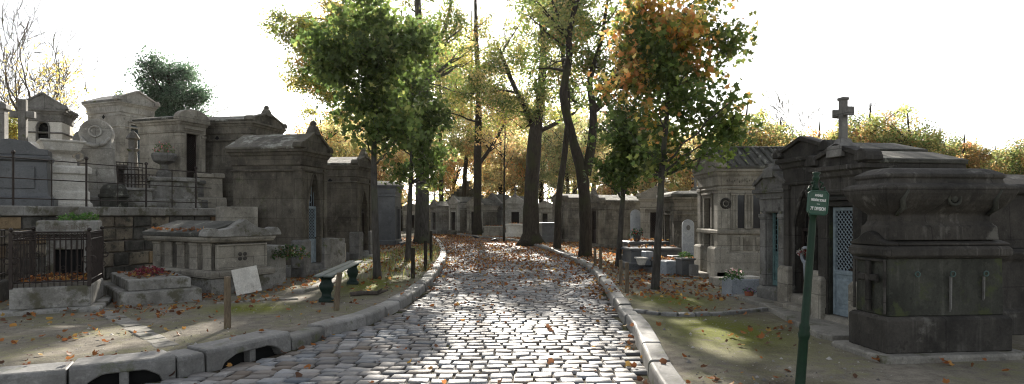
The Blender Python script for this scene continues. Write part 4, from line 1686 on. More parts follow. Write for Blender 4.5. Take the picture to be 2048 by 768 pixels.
mb.prism([(-.1, 1.341), (W3 + .1, 1.341), (W3 + .1, 1.46), (W3 * .72, 1.56), (W3 / 2, 1.76), (W3 * .28, 1.56), (-.1, 1.46)], -.13, .119)
acroterion(mb, W3 + .06, 1.36, .16, -.135, .13)
acroterion(mb, -.06, 1.36, .16, -.136, .131)
mb.build("pediment", "slab", t3, .012)
litter_on(t3, -.08, .12, .3, 2.2, 1.27, 50, 36)
# marble panel leaning against it
mp_ = thing("leaning_stone", "bare white marble panel leaning against the temple-shaped tomb", "panel", (*G(499, 589)[:2], VZ), 34)
mb = MB()
mb.box(-.24, .24, 0, .03, 0, .52)
o = mb.build("panel", "white", mp_, .003)
o.rotation_euler = (R(-14), R(-9), 0)
o.location = (0, 0, .03)
block("grave_block", "pale grave block behind the leaning marble panel", "grave", 530, 578, 492, 575, 13.9, .8, "slab", 55)
iv = thing("ivy_clump", "ivy clump spilling over the grave block by the arched chapel", "ivy", (*XZ(575, 500, 13.9)[:1], 14.1, .55), 0)
plant_clump(iv, (0, 0, .2), .42, 420, [(.02, .05, .015), (.05, .08, .02), (.15, .07, .03)], [3, 2, 1], .07, "foliage", 27)
block("pedestal_block", "pale pedestal block standing behind the temple-shaped tomb", "block", 447, 514, 413, 470, 15.3, .7, "lime", 40)

# posts
def post(px, py, top, w_px, label, lean=(0, 0), mat="post"):
    x, y = G(px, py)
    h = (py - top) / F * y
    r = w_px / F * y / 2
    t_ = MB()
    t_.tube([(0, 0, -.15), (lean[0] * .3, lean[1], h * .4), (lean[0], lean[1], h * .985), (lean[0], lean[1], h)], [r * 1.06, r, r, r * .85], 10)
    o = t_.build("wooden_post", mat, None, 0, False)
    o.location = (x, y, VZ)
    tag(o, label, "post", "short wooden posts along the verges")


post(455, 655, 553, 13, "short wooden post between the marble panel and the kerb")
post(672, 620, 545, 11, "tilted wooden post standing in front of the green bench", (.06, 0))
post(826, 556, 496, 8, "thin dark post by the kerb, between two saplings", (0, 0), "bark")
post(851, 541, 481, 7, "thin dark post nearer of the pair near the kerb's bend", (0, 0), "bark")
post(862, 523, 462, 6, "thin dark post farther of the pair near the kerb's bend", (0, 0), "bark")
post(1190, 533, 496, 6, "farther small post of the pair before the wide chapel")
post(1201, 538, 497, 6, "nearer small post of the pair before the wide chapel")
post(1241.5, 570, 520, 7, "farther post of the pair beside the orange maple")
post(1254, 585, 525, 8, "nearer post of the pair beside the orange maple")

# bench
a, b_ = np.array(G(652, 604)), np.array(G(706, 568))
rot = math.degrees(math.atan2(b_[1] - a[1], b_[0] - a[0]))
bn = thing("bench", "weathered green backless bench on two ornate cast iron feet", "bench", (a[0], a[1], VZ), rot)
Lb = float(np.linalg.norm(b_ - a))
for k, y0 in enumerate((-.17, .005)):
    mb = MB()
    mb.box(-.34, Lb + .4, y0, y0 + .155, .478, .512)
    mb.build("seat_plank", "bench", bn, .012)
for x in (.04, Lb - .04):
    mb = MB()
    mb.loft(x - .045, x + .045, -.11, .11, [(-.05, .02), (.06, .02), (.09, -.02), (.15, -.03), (.22, .0), (.3, .015), (.36, -.015), (.41, -.02), (.44, .03), (.474, .03)])
    mb.build("foot", "bench_iron", bn, .012, True)
# a dead branch lying by the bench
rt = MB()
rt.tube([(0, 0, .03), (.25, .1, .05), (.5, .12, .04), (.68, .3, .08)], [.05, .045, .04, .02], 7)
rt.tube([(.5, .12, .05), (.62, .05, .14)], [.03, .012], 6)
o = rt.build("fallen_branch", "twig")
o.location = (*G(700, 592), VZ)
tag(o, "grey dead branch lying on the earth beside the bench", "branch")

# ------------------------------------------------------------------ terrace monuments
def at(px, Y_, z=None):
    return ((px - 1024) / F * Y_, Y_, TZ if z is None else z)


m1 = thing("monument_tomb", "dark slate monument with scrolled top on the terrace edge", "tomb", at(20, 15.0), 30)
m1.scale = (1.2, 1.2, 1.2)
mb = MB()
mb.loft(-.62, .62, 0, .6, [(-.1, .1), (.2, .1), (.24, .02), (.32, .0), (.95, -.03), (.98, .03), (1.05, .04), (1.08, .0)])
mb.box(-.4, .4, -.02, .02, .4, .85)
mb.build("block", "granite", m1, .01)
mb = MB()
mb.prism([(-.62, 1.081), (.62, 1.081), (.62, 1.2), (.45, 1.22), (.3, 1.35), (0, 1.4), (-.3, 1.35), (-.45, 1.22), (-.62, 1.2)], 0, .6)
mb.build("scrolled_top", "granite", m1, .012)

m2 = thing("urn_tomb", "white stone pedestal carrying a flared stone basin", "tomb", at(128, 16.2), 42)
m2.scale = (1.2, 1.2, 1.2)
mb = MB()
mb.loft(-.44, .44, 0, .88, [(-.1, .07), (.12, .07), (.15, .03), (.36, .03), (.39, 0), (.75, 0), (.77, .06), (.9, .06), (.94, .0)])
pd_ = mb.build("pedestal", "white", m2, .01)
mb = MB()
mb.loft(-.3, .3, .18, .7, [(.941, -.03), (1.1, -.05), (1.14, -.12), (1.2, -.11), (1.28, .02), (1.44, .08), (1.47, .12), (1.5, .12)])
mb.build("basin", "white", m2, .012)

m3 = thing("stele", "tall leaning round-topped grey stele with carved garland", "headstone", at(196, 17.6), 22)
m3.scale = (1.14, 1.14, 1.14)
m3.rotation_euler = (R(1), R(-1.5), R(22))
mb = MB()
mb.prism([(-.4, -.1), (.4, -.1), (.33, 1.75)] + [(.36 * math.cos(R(a)), 1.85 + .38 * math.sin(R(a))) for a in range(0, 181, 15)] + [(-.33, 1.75)], 0, .34)
sb = mb.build("stone", "pale", m3, .02)
mb = MB()
mb.ring((0, -.01, 1.92), .13, .025)
mb.tube([(-.3, -.03, 1.78), (-.2, -.05, 1.62), (0, -.06, 1.56), (.2, -.05, 1.62), (.3, -.03, 1.78)], [.03, .045, .06, .045, .03], 7)
mb.ring((-.36, -.02, 1.3), .1, .04)
mb.build("garland", "pale", sb, 0, True)
mb = MB()
mb.loft(-.5, .5, -.2, .6, [(-.1, .1), (.3, .1), (.34, .02)])
mb.build("base", "slab", m3, .012)
vd = thing("stone_urn", "squat mossy stone urn lid at the foot of the stele", "urn", at(228, 17.2, TZ), 0)
vd.scale = (1.1, 1.1, 1.1)
mb = MB()
mb.lathe([(.3, -.05), (.3, .28), (.34, .3), (.34, .36), (.3, .38), (.29, .5), (.22, .6), (.1, .66)], seg=18)
mb.build("body", "roof_dark", vd, 0, False)

chapel("tiny white chapel with gable and dark arched window on the terrace", at(86, 21.5), 20, 1.1, 1.2, 3.45, .5, "white", "grey", "arch", .34, 2.35, 2.85, .18, "shade_black", pointed=False, trim="grey",
       band=2.68, steps=False, acro=1, pil=False)  # window filled with black, its inner shade painted
m5 = thing("stone_cross", "worn grey stone cross beside the tiny white chapel", "cross", at(46, 19.0), 20)
mb = MB()
mb.loft(-.25, .25, -.2, .25, [(-.1, .1), (1.9, 0), (2.0, -.05)])
cross_mesh(mb, 0, 0, 2.0, 1.35, .62, .2, False)
mb.build("stone", "grey", m5, .012)
m5 = thing("stone_pillar", "square grey memorial pillar at the picture's edge", "pillar", at(0, 16.5), 20)
mb = MB()
mb.loft(-.14, .14, -.14, .14, [(-.1, .2), (1.3, .18), (1.35, 0), (2.6, 0), (2.63, .05), (2.75, .05), (2.8, -.02)])
mb.build("shaft", "grey", m5, .012)
m5 = thing("round_headstone", "small grey round-topped headstone behind the garland stele", "headstone", at(160, 20.5), 15)
mb = MB()
mb.prism([(-.22, -.1), (.22, -.1), (.22, 2.3)] + [(.22 * math.cos(R(a)), 2.3 + .3 * math.sin(R(a))) for a in range(15, 180, 15)] + [(-.22, 2.3)], 0, .2)
mb.build("stone", "grey", m5, .012)
m5 = thing("iron_grave_fence", "low rusty scrollwork fence behind the white basin", "fence", at(150, 19.0), 25)
m5.scale = (1.1, 1.1, 1.1)
mb = MB()
for k in range(17):
    mb.tube([(-.7 + k * .09, 0, -.1), (-.7 + k * .09, 0, 1.05)], .01, 4)
    mb.ring((-.655 + k * .09, 0, .95), .04, .008, "y", 8)
for z in (.85, 1.05, .2):
    mb.tube([(-.7, 0, z), (.74, 0, z)], .013, 4)
mb.build("railing", "iron", m5)
m5 = copy_tree(m5, at(255, 18.5), R(35), 1.0, "low rusty scrollwork fence beyond the garland stele")

chapel("pale chapel with moulded gable, between dark evergreen and garland stele", at(274, 23.5), 68, 1.35, 1.75, 4.0, .4, "pale", "grey", "rect", .5, .5, 3.2, 0, "iron_blue", band=3.1, acro=1, vent=True)
chapel("chapel with rounded wreath pediment and black streaked roof on the terrace", at(385, 20.2), 70, .95, 1.75, 2.85, .22, "lime", "roof_dark", "rect", .5, .4, 2.5, 0, "iron", seg_ped=True, acro=0)
chapel("large plain terrace chapel with lichen roof behind the arched grey chapel", (-8.55, 21.8, TZ), 80, 1.9, 2.5, 2.95, .35, "lime_dark", "roof", "rect", .7, .4, 2.2, 0, "iron", band=2.35, vent=True, acro=2)
lp = thing("lantern_column", "small stone lantern column in front of the pale chapel", "column", at(266, 20.5), 0)
mb = MB()
mb.lathe([(.28, -.1), (.28, 1.2), (.22, 1.3), (.16, 1.4), (.12, 1.9), (.2, 2.0), (.13, 2.02), (.13, 2.3), (.22, 2.34), (.12, 2.5), (.03, 2.6)], seg=8)
mb.build("column", "grey", lp, .008)
ur = thing("planter_urn", "stone bowl planter of pink flowers before the wreath chapel", "planter", at(328, 19.4), 0)
mb = MB()
mb.lathe([(.22, -.1), (.22, 1.15), (.12, 1.25), (.12, 1.4), (.3, 1.5), (.36, 1.68), (.34, 1.75), (.3, 1.75)], seg=16)
mb.build("bowl", "grey", ur, .006)
plant_clump(ur, (0, 0, 1.75), .3, 170, [(.07, .12, .03), (.12, .15, .06), (.5, .16, .16)], [3, 2, 1], .07, "flowers", 28, flat=1.3)
for px, Y_, w, d, h, m_, lab in ((232, 17.6, .9, 1.3, .62, "slab", "low mossy slab tomb beside the stone urn lid"), (300, 18.8, 1.3, 1.2, 1.0, "slab", "blackened stepped slab tomb below the flower bowl"),
                                 (352, 19.6, .8, 1.0, .95, "grey", "grey square tomb next to the flower bowl"), (395, 20.0, .75, 1.2, 1.2, "lime", "pale upright tomb block at the end of the railing"),
                                 (180, 20.0, 1.2, 1.0, 1.5, "soot", "dark chest tomb behind the white basin")):
    chest(lab, at(px, Y_), 35, w, d, h, m_, capw=.05)
bh = thing("iron_gate", "narrow scrolled iron gate panel on the terrace by the chapels", "gate", at(255, 18.6), 50)
bh.scale = (1.0, 1.0, 1.0)
mb = MB()
for k in range(9):
    mb.tube([(-.4 + k * .1, 0, 0), (-.4 + k * .1, 0, 1.4)], .01, 4)
    mb.ring((-.35 + k * .1, 0, 1.0), .045, .009, "y", 8)
    mb.ring((-.35 + k * .1, 0, .6), .045, .009, "y", 8)
for z in (.1, 1.2, 1.4):
    mb.tube([(-.42, 0, z), (.42, 0, z)], .016, 4)
mb.build("panel", "iron", bh)

# ------------------------------------------------------------------ far tombs beyond the bend
pm = thing("pyramid_mausoleum", "big dark mausoleum with stepped pyramid roof beyond the bend", "mausoleum", ((928 - 1024) / F * 66, 66, VZ), -8)
mb = MB()
mb.loft(-2.0, 2.0, 0, 4, [(-.2, .1), (2.6, 0), (2.7, .2), (2.95, .2)])
mb.build("wall", "lime_dark", pm, .03)
mb = MB()
for k in range(8):
    o = -k * .24
    mb.loft(-2.0, 2.0, 0, 4, [(2.951 + k * .29, o), (2.95 + k * .29 + .289, o)])
mb.build("roof", "roof_dark", pm, .03)
cs = [(868, 56, -60, 1.5, 2.3, .5, "grey", "small dark-doored tomb at the head of the far row", .6, "grey"), (907, 54, -55, 1.5, 2.6, .55, "lime_dark", "gabled tomb between the two slim trunks of the far row", 0, "pale"),
      (948, 51.5, -45, 1.7, 2.35, .6, "lime_dark", "brown tomb with black doorway behind the straight trunk", 0, "lime"), (985, 53, -40, 2.0, 2.4, .95, "grey", "tomb with broad dark hipped roof beyond the bend", 0, "grey"),
      (1030, 50, -28, 1.7, 2.5, .6, "pale", "pale gabled chapel nearest the thick trunk beyond the bend", .6, "pale"), (822, 64, 30, 1.6, 2.0, .6, "grey", "pale round-gabled tomb glimpsed beyond the bend", 0, "pale"),
      (850, 70, 10, 1.8, 2.4, .4, "lime", "pale tomb glimpsed behind the big grey trunk", .6, "lime")]
for px, Y_, rot, w, hw, rise, mt, lab, cr_, tm in cs:
    chapel(lab, ((px - 1024) / F * Y_, Y_, VZ), rot, w, 1.8, hw, rise, mt, "roof_dark", "rect", .75, .25, 1.85, 0, "iron", acro=1, band=hw * .8, cross=cr_, trim=tm, seg_ped="round" in lab)
for px, Y_, w, h, lab, mt in ((968, 46.5, 1.2, .75, "low pale chest grave topped with orange leaves by the bend", "lime"), (1012, 44.5, 1.25, .95, "white-topped chest grave near the thick trunk", "white"),
                              (995, 48, 1.0, .5, "low grey grave between the two pale chest graves", "grey"), (1048, 49, .8, 1.2, "grey pedestal grave half behind the thick trunk", "lime")):
    g = chest(lab, ((px - 1024) / F * Y_, Y_, VZ), -20, w, 1.2, h, mt)
    litter_on(g, 0, w, 0, 1.2, h + .02, 60, int(px))
# a few more tombs behind, glimpsed between trunks
k = 0
for px, Y_, mt in ((1095, 60, "lime"), (1140, 56, "grey"), (1215, 44, "lime_dark"), (1240, 52, "lime"), (1300, 40, "grey"), (1330, 34, "lime"), (1390, 30, "lime_dark"), (770, 72, "lime"), (740, 48, "grey")):
    chapel(None, ((px - 1024) / F * Y_, Y_, VZ), -50 + 7 * k % 40, 1.5, 1.8, 2.1 + .1 * (k % 4), .45, mt, "roof", "rect", .6, .25, 1.8, 0, "iron", acro=0, cross=(.6 if k % 3 == 0 else 0), band=1.7, trim=("pale", "grey", "lime")[k % 3])["label"] = [
        "distant pale tomb beside the thick trunk", "distant grey tomb seen under the leaning thin trunk", "brown tomb behind the wide chapel roof", "distant pale tomb above the wide chapel",
        "grey tomb behind the lantern chapel", "pale tomb roof between the orange maple and the stele", "brown tomb behind the mausoleum corner", "far pale tomb left of the big grey trunk",
        "grey tomb behind the flat-roofed slate chapel"][k]
    k += 1

# crows on the road
def crow(px, py, rot, label, peck):
    x, y = G(px, py, 0)
    t_ = thing("crow", label, "bird", (x, y, .02), rot)
    mb = MB()
    pts = [(-.26, 0, .13), (-.2, 0, .14), (-.1, 0, .16), (0, 0, .18), (.08, 0, .2), (.13, 0, .22 - peck), (.17, 0, .25 - peck * 1.6), (.2, 0, .25 - peck * 1.8), (.23, 0, .24 - peck * 1.9), (.28, 0, .225 - peck * 2.1)]
    mb.tube(pts, [.02, .035, .06, .075, .065, .045, .042, .036, .014, .004], 8)
    for s in (-1, 1):
        mb.tube([(0, s * .03, .13), (.01, s * .035, .06), (0, s * .035, 0), (.05, s * .04, .003)], [.016, .008, .006, .004], 5)
    mb.build("body", "crow", t_, 0, True)


crow(951, 480, 170, "black crow standing on the leafy road, farther of two", 0)
crow(989, 486, 20, "black crow pecking at leaves by the kerb, nearer of two", .06)

# ================================================================== TREES
def px_rel(base, Yb, px, py, r):
    """trunk point at depth Yb given in photo pixels, relative to the tree's base"""
    x, z = XZ(px, py, Yb)
    return (x - base[0], 0, z - VZ, r)


def orange_top(P, c, rng):
    zz = (P[:, 2] - P[:, 2].min()) / (np.ptp(P[:, 2]) + 1e-6)
    xx = (P[:, 0] - P[:, 0].min()) / (np.ptp(P[:, 0]) + 1e-6)
    f = 1.0 * zz + .55 * (1 - xx) - .72 + .35 * np.sin(P[:, 0] * 3.1 + P[:, 2] * 2.3)
    o = rng.uniform(-.35, .35, len(P)) + f > .22
    c = c.copy()
    c[o] = pick(rng, int(o.sum()), [ORG, YEL, (.34, .22, .03), (.22, .22, .03)], [4, 3, 3, 2])
    return c


MAPLE = [DGRN, GRN, (.11, .145, .026), YGR]
# young maples near the path
b0 = G(1310, 578)
grow("maple_tree", "young maple with orange crown top beside the mossy path", "tree", (*b0, VZ),
     [(0, 0, 0, .085), px_rel(b0, b0[1], 1318, 450, .075), px_rel(b0, b0[1], 1325, 330, .065), px_rel(b0, b0[1], 1338, 180, .045), px_rel(b0, b0[1], 1345, 60, .02)],
     [(.75, 0, 5.2, 1.35, 1.2, 1.5, 9), (-.1, 0, 5.4, .9, .9, 1.0, 3), (.65, .1, 3.9, 1.3, 1.0, .8, 3), (1.55, -.2, 3.55, .65, .5, .35, 1.1), (1.1, 0, 2.9, .6, .5, .35, .6), (-.25, 0, 4.7, .85, .9, 1.1, 2), (.2, 0, 2.7, .5, .5, .5, .5)],
     230, 10500, .115, .2, MAPLE, [4, 4, 2, 1], T_MAPLE, 9, 101, "bark_grey", "young maples beside the road", orange_top, .5, .009, .42, 1.35)
b0 = G(1236, 534)
grow("maple_tree", "young dark green maple between the orange maple and the forked tree", "tree", (*b0, VZ),
     [(0, 0, 0, .09), px_rel(b0, b0[1], 1243, 430, .08), px_rel(b0, b0[1], 1250, 330, .06), px_rel(b0, b0[1], 1252, 180, .02)],
     [(.2, 0, 4.1, 1.15, 1.1, 1.5, 4), (.4, 0, 3.2, 1.0, 1, .8, 2)], 140, 6500, .12, .22, MAPLE, [5, 4, 1, .4], T_MAPLE, 8, 102, "bark_grey", "young maples beside the road", None, .5, .009, .38, 1.3)
b0 = G(755, 557)
grow("maple_tree", "young dark green maple with slim trunk behind the bench", "tree", (*b0, VZ),
     [(0, 0, 0, .095), px_rel(b0, b0[1], 750, 430, .085), px_rel(b0, b0[1], 748, 310, .07), px_rel(b0, b0[1], 752, 180, .04), px_rel(b0, b0[1], 756, 20, .015)],
     [(-.1, 0, 5.6, 1.35, 1.1, 1.7, 5), (.1, 0, 4.2, 1.1, 1, 1.1, 3), (-.85, 0, 5.6, 1.0, .8, 1.0, 1.6)], 180, 9000, .12, .22, MAPLE, [5, 4, 1.6, .7], T_MAPLE, 9, 103, "bark_grey", "young maples beside the road", None, .5, .009, .42, 1.3)
b0 = G(816, 523)
grow("maple_tree", "young dark maple by the kerb before the big grey trunk", "tree", (*b0, VZ),
     [(0, 0, 0, .10), px_rel(b0, b0[1], 820, 400, .085), px_rel(b0, b0[1], 824, 290, .06), px_rel(b0, b0[1], 825, 120, .02)],
     [(.1, 0, 5.0, 1.2, 1.2, 2.0, 4), (.2, 0, 3.6, 1.0, 1.0, 1.0, 2)], 140, 7200, .13, .25, MAPLE, [5, 4, 1, .4], T_MAPLE, 8, 104, "bark_grey", "young maples beside the road", None, .5, .009, .38, 1.3)

TALL = [GRN, (.09, .14, .025), YGR, (.30, .27, .045), YEL, ORG]
b0 = G(844, 487)
grow("plane_tree", "big tree with thick straight grey trunk at the road's bend", "tree", (*b0, VZ),
     [(0, 0, 0, .40), px_rel(b0, b0[1], 845, 350, .38), px_rel(b0, b0[1], 848, 215, .33), px_rel(b0, b0[1], 838, 60, .22), px_rel(b0, b0[1], 830, -120, .1)],
     [(-3.4, 0, 11.0, 3.4, 3.2, 3.4, 5), (-.2, 0, 12.6, 3.2, 3.2, 3.6, 4), (-5.4, 0, 11.4, 2.8, 2.2, 2.6, 6), (-6.2, 0, 9.2, 2.0, 1.6, 1.8, 3), (1.2, 1, 10.2, 2.2, 2.4, 2.8, 2.0), (-4.4, 0, 7.8, 2.2, 1.8, 1.4, 2)],
     400, 40000, .155, .29, TALL, [3, 4, 4, 3, 2, .6], T_DIAMOND, 12, 111, "bark_grey", "tall trees arching over the road", None, .26, .02, .5, 1.35,
     extra=([px_rel(b0, b0[1], 848, 200, .2), px_rel(b0, b0[1], 862, 110, .16), px_rel(b0, b0[1], 892, 50, .12), px_rel(b0, b0[1], 908, -30, .06)],), gap=2.2)
b0 = G(1062, 487)
grow("plane_tree", "massive trunk with flared foot, forking high above the road's edge", "tree", (*b0, VZ),
     [(0, 0, 0, .50), px_rel(b0, b0[1], 1062, 400, .42), px_rel(b0, b0[1], 1070, 270, .38), px_rel(b0, b0[1], 1076, 235, .28), px_rel(b0, b0[1], 1086, 110, .2), px_rel(b0, b0[1], 1078, -60, .1)],
     [(.2, 0, 11.6, 3.6, 3.2, 3.4, 5), (-1.9, 0, 9.4, 2.5, 2.4, 2.8, 3), (1.9, 0, 8.4, 2.2, 2.0, 2.0, 1.8), (-.6, 0, 7.2, 1.8, 1.6, 1.2, 1)],
     300, 22000, .15, .30, TALL, [4, 4, 4, 2, 1, .3], T_DIAMOND, 10, 112, "bark", "tall trees arching over the road", None, .45, .02, .5, 1.9,
     extra=([px_rel(b0, b0[1], 1072, 265, .22), px_rel(b0, b0[1], 1050, 215, .17), px_rel(b0, b0[1], 1025, 165, .13), px_rel(b0, b0[1], 1000, 100, .08)],
            [px_rel(b0, b0[1], 1078, 262, .15), px_rel(b0, b0[1], 1105, 250, .12), px_rel(b0, b0[1], 1150, 225, .07)]), gap=1.9)
b0 = G(1114, 499)
grow("plane_tree", "slender leaning dark trunk between the massive and the forked tree", "tree", (*b0, VZ),
     [(0, 0, 0, .165), px_rel(b0, b0[1], 1117, 400, .15), px_rel(b0, b0[1], 1130, 300, .14), px_rel(b0, b0[1], 1136, 200, .12), px_rel(b0, b0[1], 1120, 60, .09), px_rel(b0, b0[1], 1110, -80, .04)],
     [(.1, 1, 10.6, 2.2, 2.4, 2.6, 1), (0, 1.5, 8.0, 1.6, 1.5, 1.5, .5)], 110, 7500, .15, .29, TALL, [4, 4, 3, 1, .5, .1], T_DIAMOND, 6, 113, "bark", "tall trees arching over the road", None, .45, .016, .5, 1.3, gap=2.2)
b0 = G(1170, 513)
grow("plane_tree", "dark tree forking low into two sinuous limbs near the path", "tree", (*b0, VZ),
     [(0, 0, 0, .25), px_rel(b0, b0[1], 1171, 430, .235), px_rel(b0, b0[1], 1163, 345, .22), px_rel(b0, b0[1], 1143, 270, .17), px_rel(b0, b0[1], 1127, 190, .15), px_rel(b0, b0[1], 1138, 120, .13),
      px_rel(b0, b0[1], 1139, 60, .12), px_rel(b0, b0[1], 1165, -40, .08), px_rel(b0, b0[1], 1185, -140, .04)],
     [(.3, .5, 9.6, 2.6, 2.4, 2.3, 4), (1.6, .5, 7.4, 1.8, 1.6, 1.7, 2), (-.9, .5, 7.8, 1.6, 1.6, 1.7, .9)],
     260, 15500, .13, .25, TALL, [4, 4, 3, 1, .6, .2], T_DIAMOND, 9, 114, "bark", "tall trees arching over the road", None, .45, .016, .5, 1.3,
     extra=([px_rel(b0, b0[1], 1172, 350, .2), px_rel(b0, b0[1], 1184, 280, .17), px_rel(b0, b0[1], 1186, 215, .14), px_rel(b0, b0[1], 1180, 160, .11), px_rel(b0, b0[1], 1200, 90, .08), px_rel(b0, b0[1], 1215, 0, .05)],
            [px_rel(b0, b0[1], 1187, 220, .1), px_rel(b0, b0[1], 1225, 165, .08), px_rel(b0, b0[1], 1265, 60, .07), px_rel(b0, b0[1], 1285, -20, .05)],
            [px_rel(b0, b0[1], 1139, 80, .09), px_rel(b0, b0[1], 1120, 40, .06), px_rel(b0, b0[1], 1095, -20, .04)]), gap=2.2)
b0 = G(955, 470.5)
grow("plane_tree", "straight tall trunk standing right at the road's bend", "tree", (*b0, VZ),
     [(0, 0, 0, .34), px_rel(b0, b0[1], 955, 330, .3), px_rel(b0, b0[1], 957, 200, .25), px_rel(b0, b0[1], 952, 60, .16), px_rel(b0, b0[1], 950, -60, .06)],
     [(0, 0, 13.5, 3.0, 3.0, 5.0, 3), (.3, 0, 10, 3.4, 3.0, 2.4, 2)], 240, 15000, .16, .33, TALL, [3, 4, 4, 3, 2, .6], T_DIAMOND, 10, 115, "bark", "tall trees arching over the road", None, .3, .02, .42, 1.4, gap=1.9,
     extra=([px_rel(b0, b0[1], 957, 330, .16), px_rel(b0, b0[1], 985, 290, .13), px_rel(b0, b0[1], 1010, 245, .09)],))
FARP = [(.12, .165, .06), (.20, .225, .085), (.29, .275, .115), (.40, .32, .14), (.41, .27, .11), (.38, .19, .08)]
for i, (px, py, r, tilt, lab) in enumerate(((883, 461.5, .26, -3, "slim forked trunk beside the far row of tombs"), (925, 460.5, .27, 18, "slim trunk tilting towards the straight tall one"), (797, 461, .33, 6, "dark trunk behind the young maples by the kerb"),
                                            (1008, 480, .07, 2, "sapling with pale yellow leaves beside the thick trunk"))):
    b0 = G(px, py)
    Yb = b0[1]
    s = 1 if r > .1 else .62
    top = 20 if r > .1 else 200
    grow("plane_tree", lab, "tree", (*b0, VZ),
         [(0, 0, 0, r), px_rel(b0, Yb, px + tilt * .3, 340, r * .8), px_rel(b0, Yb, px + tilt, 210 if s == 1 else 270, r * .55), px_rel(b0, Yb, px + tilt, top, r * .2)],
         [(0, 0, 15.0, 3.6, 3.5, 5.5, 2), (.5, 0, 9.5, 3.2, 3.2, 2.6, 1)] if s == 1 else [(0, 0, 7.2, 2.2, 2.2, 3.0, 1)], 190 if s == 1 else 70, 11000 if s == 1 else 3600, .25 if s == 1 else .17, .5 if s == 1 else .4, FARP,
         [3, 4, 4, 3, 1, .7] if s == 1 else [0, 1, 3, 4, 3, 2], T_DIAMOND, 9, 120 + i, "bark", "trees beyond the road's bend", None, .45, .02, .35, 1.3, gap=2.2)

# far wood: four prototypes, copied
protos = []
compact = None
for i, (w_, H_, rx) in enumerate((([3, 4, 4, 2, .5, .2], 12, 3.4), ([.5, 2, 4, 4, 2, 1], 11, 3.0), ([0, 1, 3, 4, 4, 2], 9.5, 3.0), ([5, 4, 2, .5, 0, 0], 13, 3.6))):
    protos.append(grow("autumn_tree", "tree of the far wood", "tree", (0, 0, -200), [(0, 0, 0, .24), (.1, 0, H_ * .3, .2), (-.2, .1, H_ * .6, .14), (0, 0, H_ * .92, .04)],
                       [(0, 0, H_ * .66, rx, rx, H_ * .33, 3), (.4, 0, H_ * .42, rx * .85, rx * .8, H_ * .2, 1.4)], 150, 9500, .22, .38, FARP, w_, T_DIAMOND, 10, 140 + i, "bark", "trees of the far wood", None, .5, .02, .25, 1.4, gap=1.3))
for i, w_ in enumerate(([5, 4, 3, 2, 1.5, 1], [2, 3, 3, 3, 3, 2.5])):
    protos.append(grow("autumn_tree", "treetop", "tree", (0, 0, -200), [(0, 0, 0, .24), (.1, 0, 3, .2), (-.2, .1, 6, .14), (0, 0, 9.6, .04)],
                       [(0, 0, 6.4, 3.1, 2.6, 3.4, 3), (1.9, 0, 5.6, 2.0, 1.8, 2.2, 1), (-1.8, 0, 5.4, 2.0, 1.8, 2.4, 1)], 190, 15000, .2, .34, [(.09, .14, .035), (.16, .19, .05), (.24, .225, .08), (.36, .27, .10), (.38, .22, .08), (.36, .15, .06)], w_, T_DIAMOND, 10, 150 + i, "bark", "treetops behind the chapels", None, .5, .02, .25, 1.4, gap=.8))
wlab = ["tall green and gold tree in the wood beyond the tombs", "golden tree in the wood beyond the tombs", "orange-gold tree in the wood beyond the tombs", "dark green tree in the wood beyond the tombs"]
spots = [(640, 52, 1, .95), (590, 66, 2, 1.0), (690, 60, 1, 1.15), (735, 72, 0, 1.3), (770, 58, 2, .95), (700, 90, 1, 1.6), (850, 78, 0, 1.3), (905, 76, 2, 1.1), (975, 74, 2, 1.2),
         (1000, 62, 1, 1.15), (1025, 82, 1, 1.5), (1045, 66, 2, 1.1), (1085, 64, 0, 1.25), (1135, 58, 0, 1.0), (1150, 76, 1, 1.4), (1190, 66, 0, 1.2), (1225, 56, 2, .9), (1240, 80, 1, 1.3), (1270, 62, 0, 1.05), (1310, 52, 1, .9),
         (1345, 64, 0, 1.0), (1385, 48, 1, .8), (1420, 56, 0, .85), (1455, 66, 1, .9)]
placed = [(px, Y_, k_, s_, wlab[k_]) for px, Y_, k_, s_ in spots]
placed += [(1495, 44, 4, .98, "green-gold treetop rising just behind the ribbed roof mausoleum"), (1562, 50, 4, .98, "golden treetop between the mausoleum and the bare tree"), (1640, 52, 5, .98, "golden treetop behind the stone gable cross"),
           (1742, 50, 4, 1.1, "round green-gold treetop over the cross chapel's roof"), (1815, 48, 4, .98, "round green treetop over the flaring sarcophagus"), (1880, 52, 4, .92, "gold-tinged treetop sloping away beyond the sarcophagus"),
           (1930, 50, 5, .84, "orange treetop beyond the sarcophagus"), (1990, 50, 5, .74, "low orange treetop above the sooty coped tomb"), (2052, 40, 4, .72, "green treetop at the picture's edge above the coped tomb")]
for i, (px, Y_, k_, s_, lab) in enumerate(placed):
    o = copy_tree(protos[k_], ((px - 1024) / F * Y_, Y_, VZ), rnd.uniform(0, 6.28), (s_ * rnd.uniform(.92, 1.1), s_ * rnd.uniform(.92, 1.1), s_), lab)
    if i >= len(spots):
        o["group"] = "treetops behind the chapels"
for p in protos:
    for ch in list(p.children):
        bpy.data.objects.remove(ch)
    bpy.data.objects.remove(p)

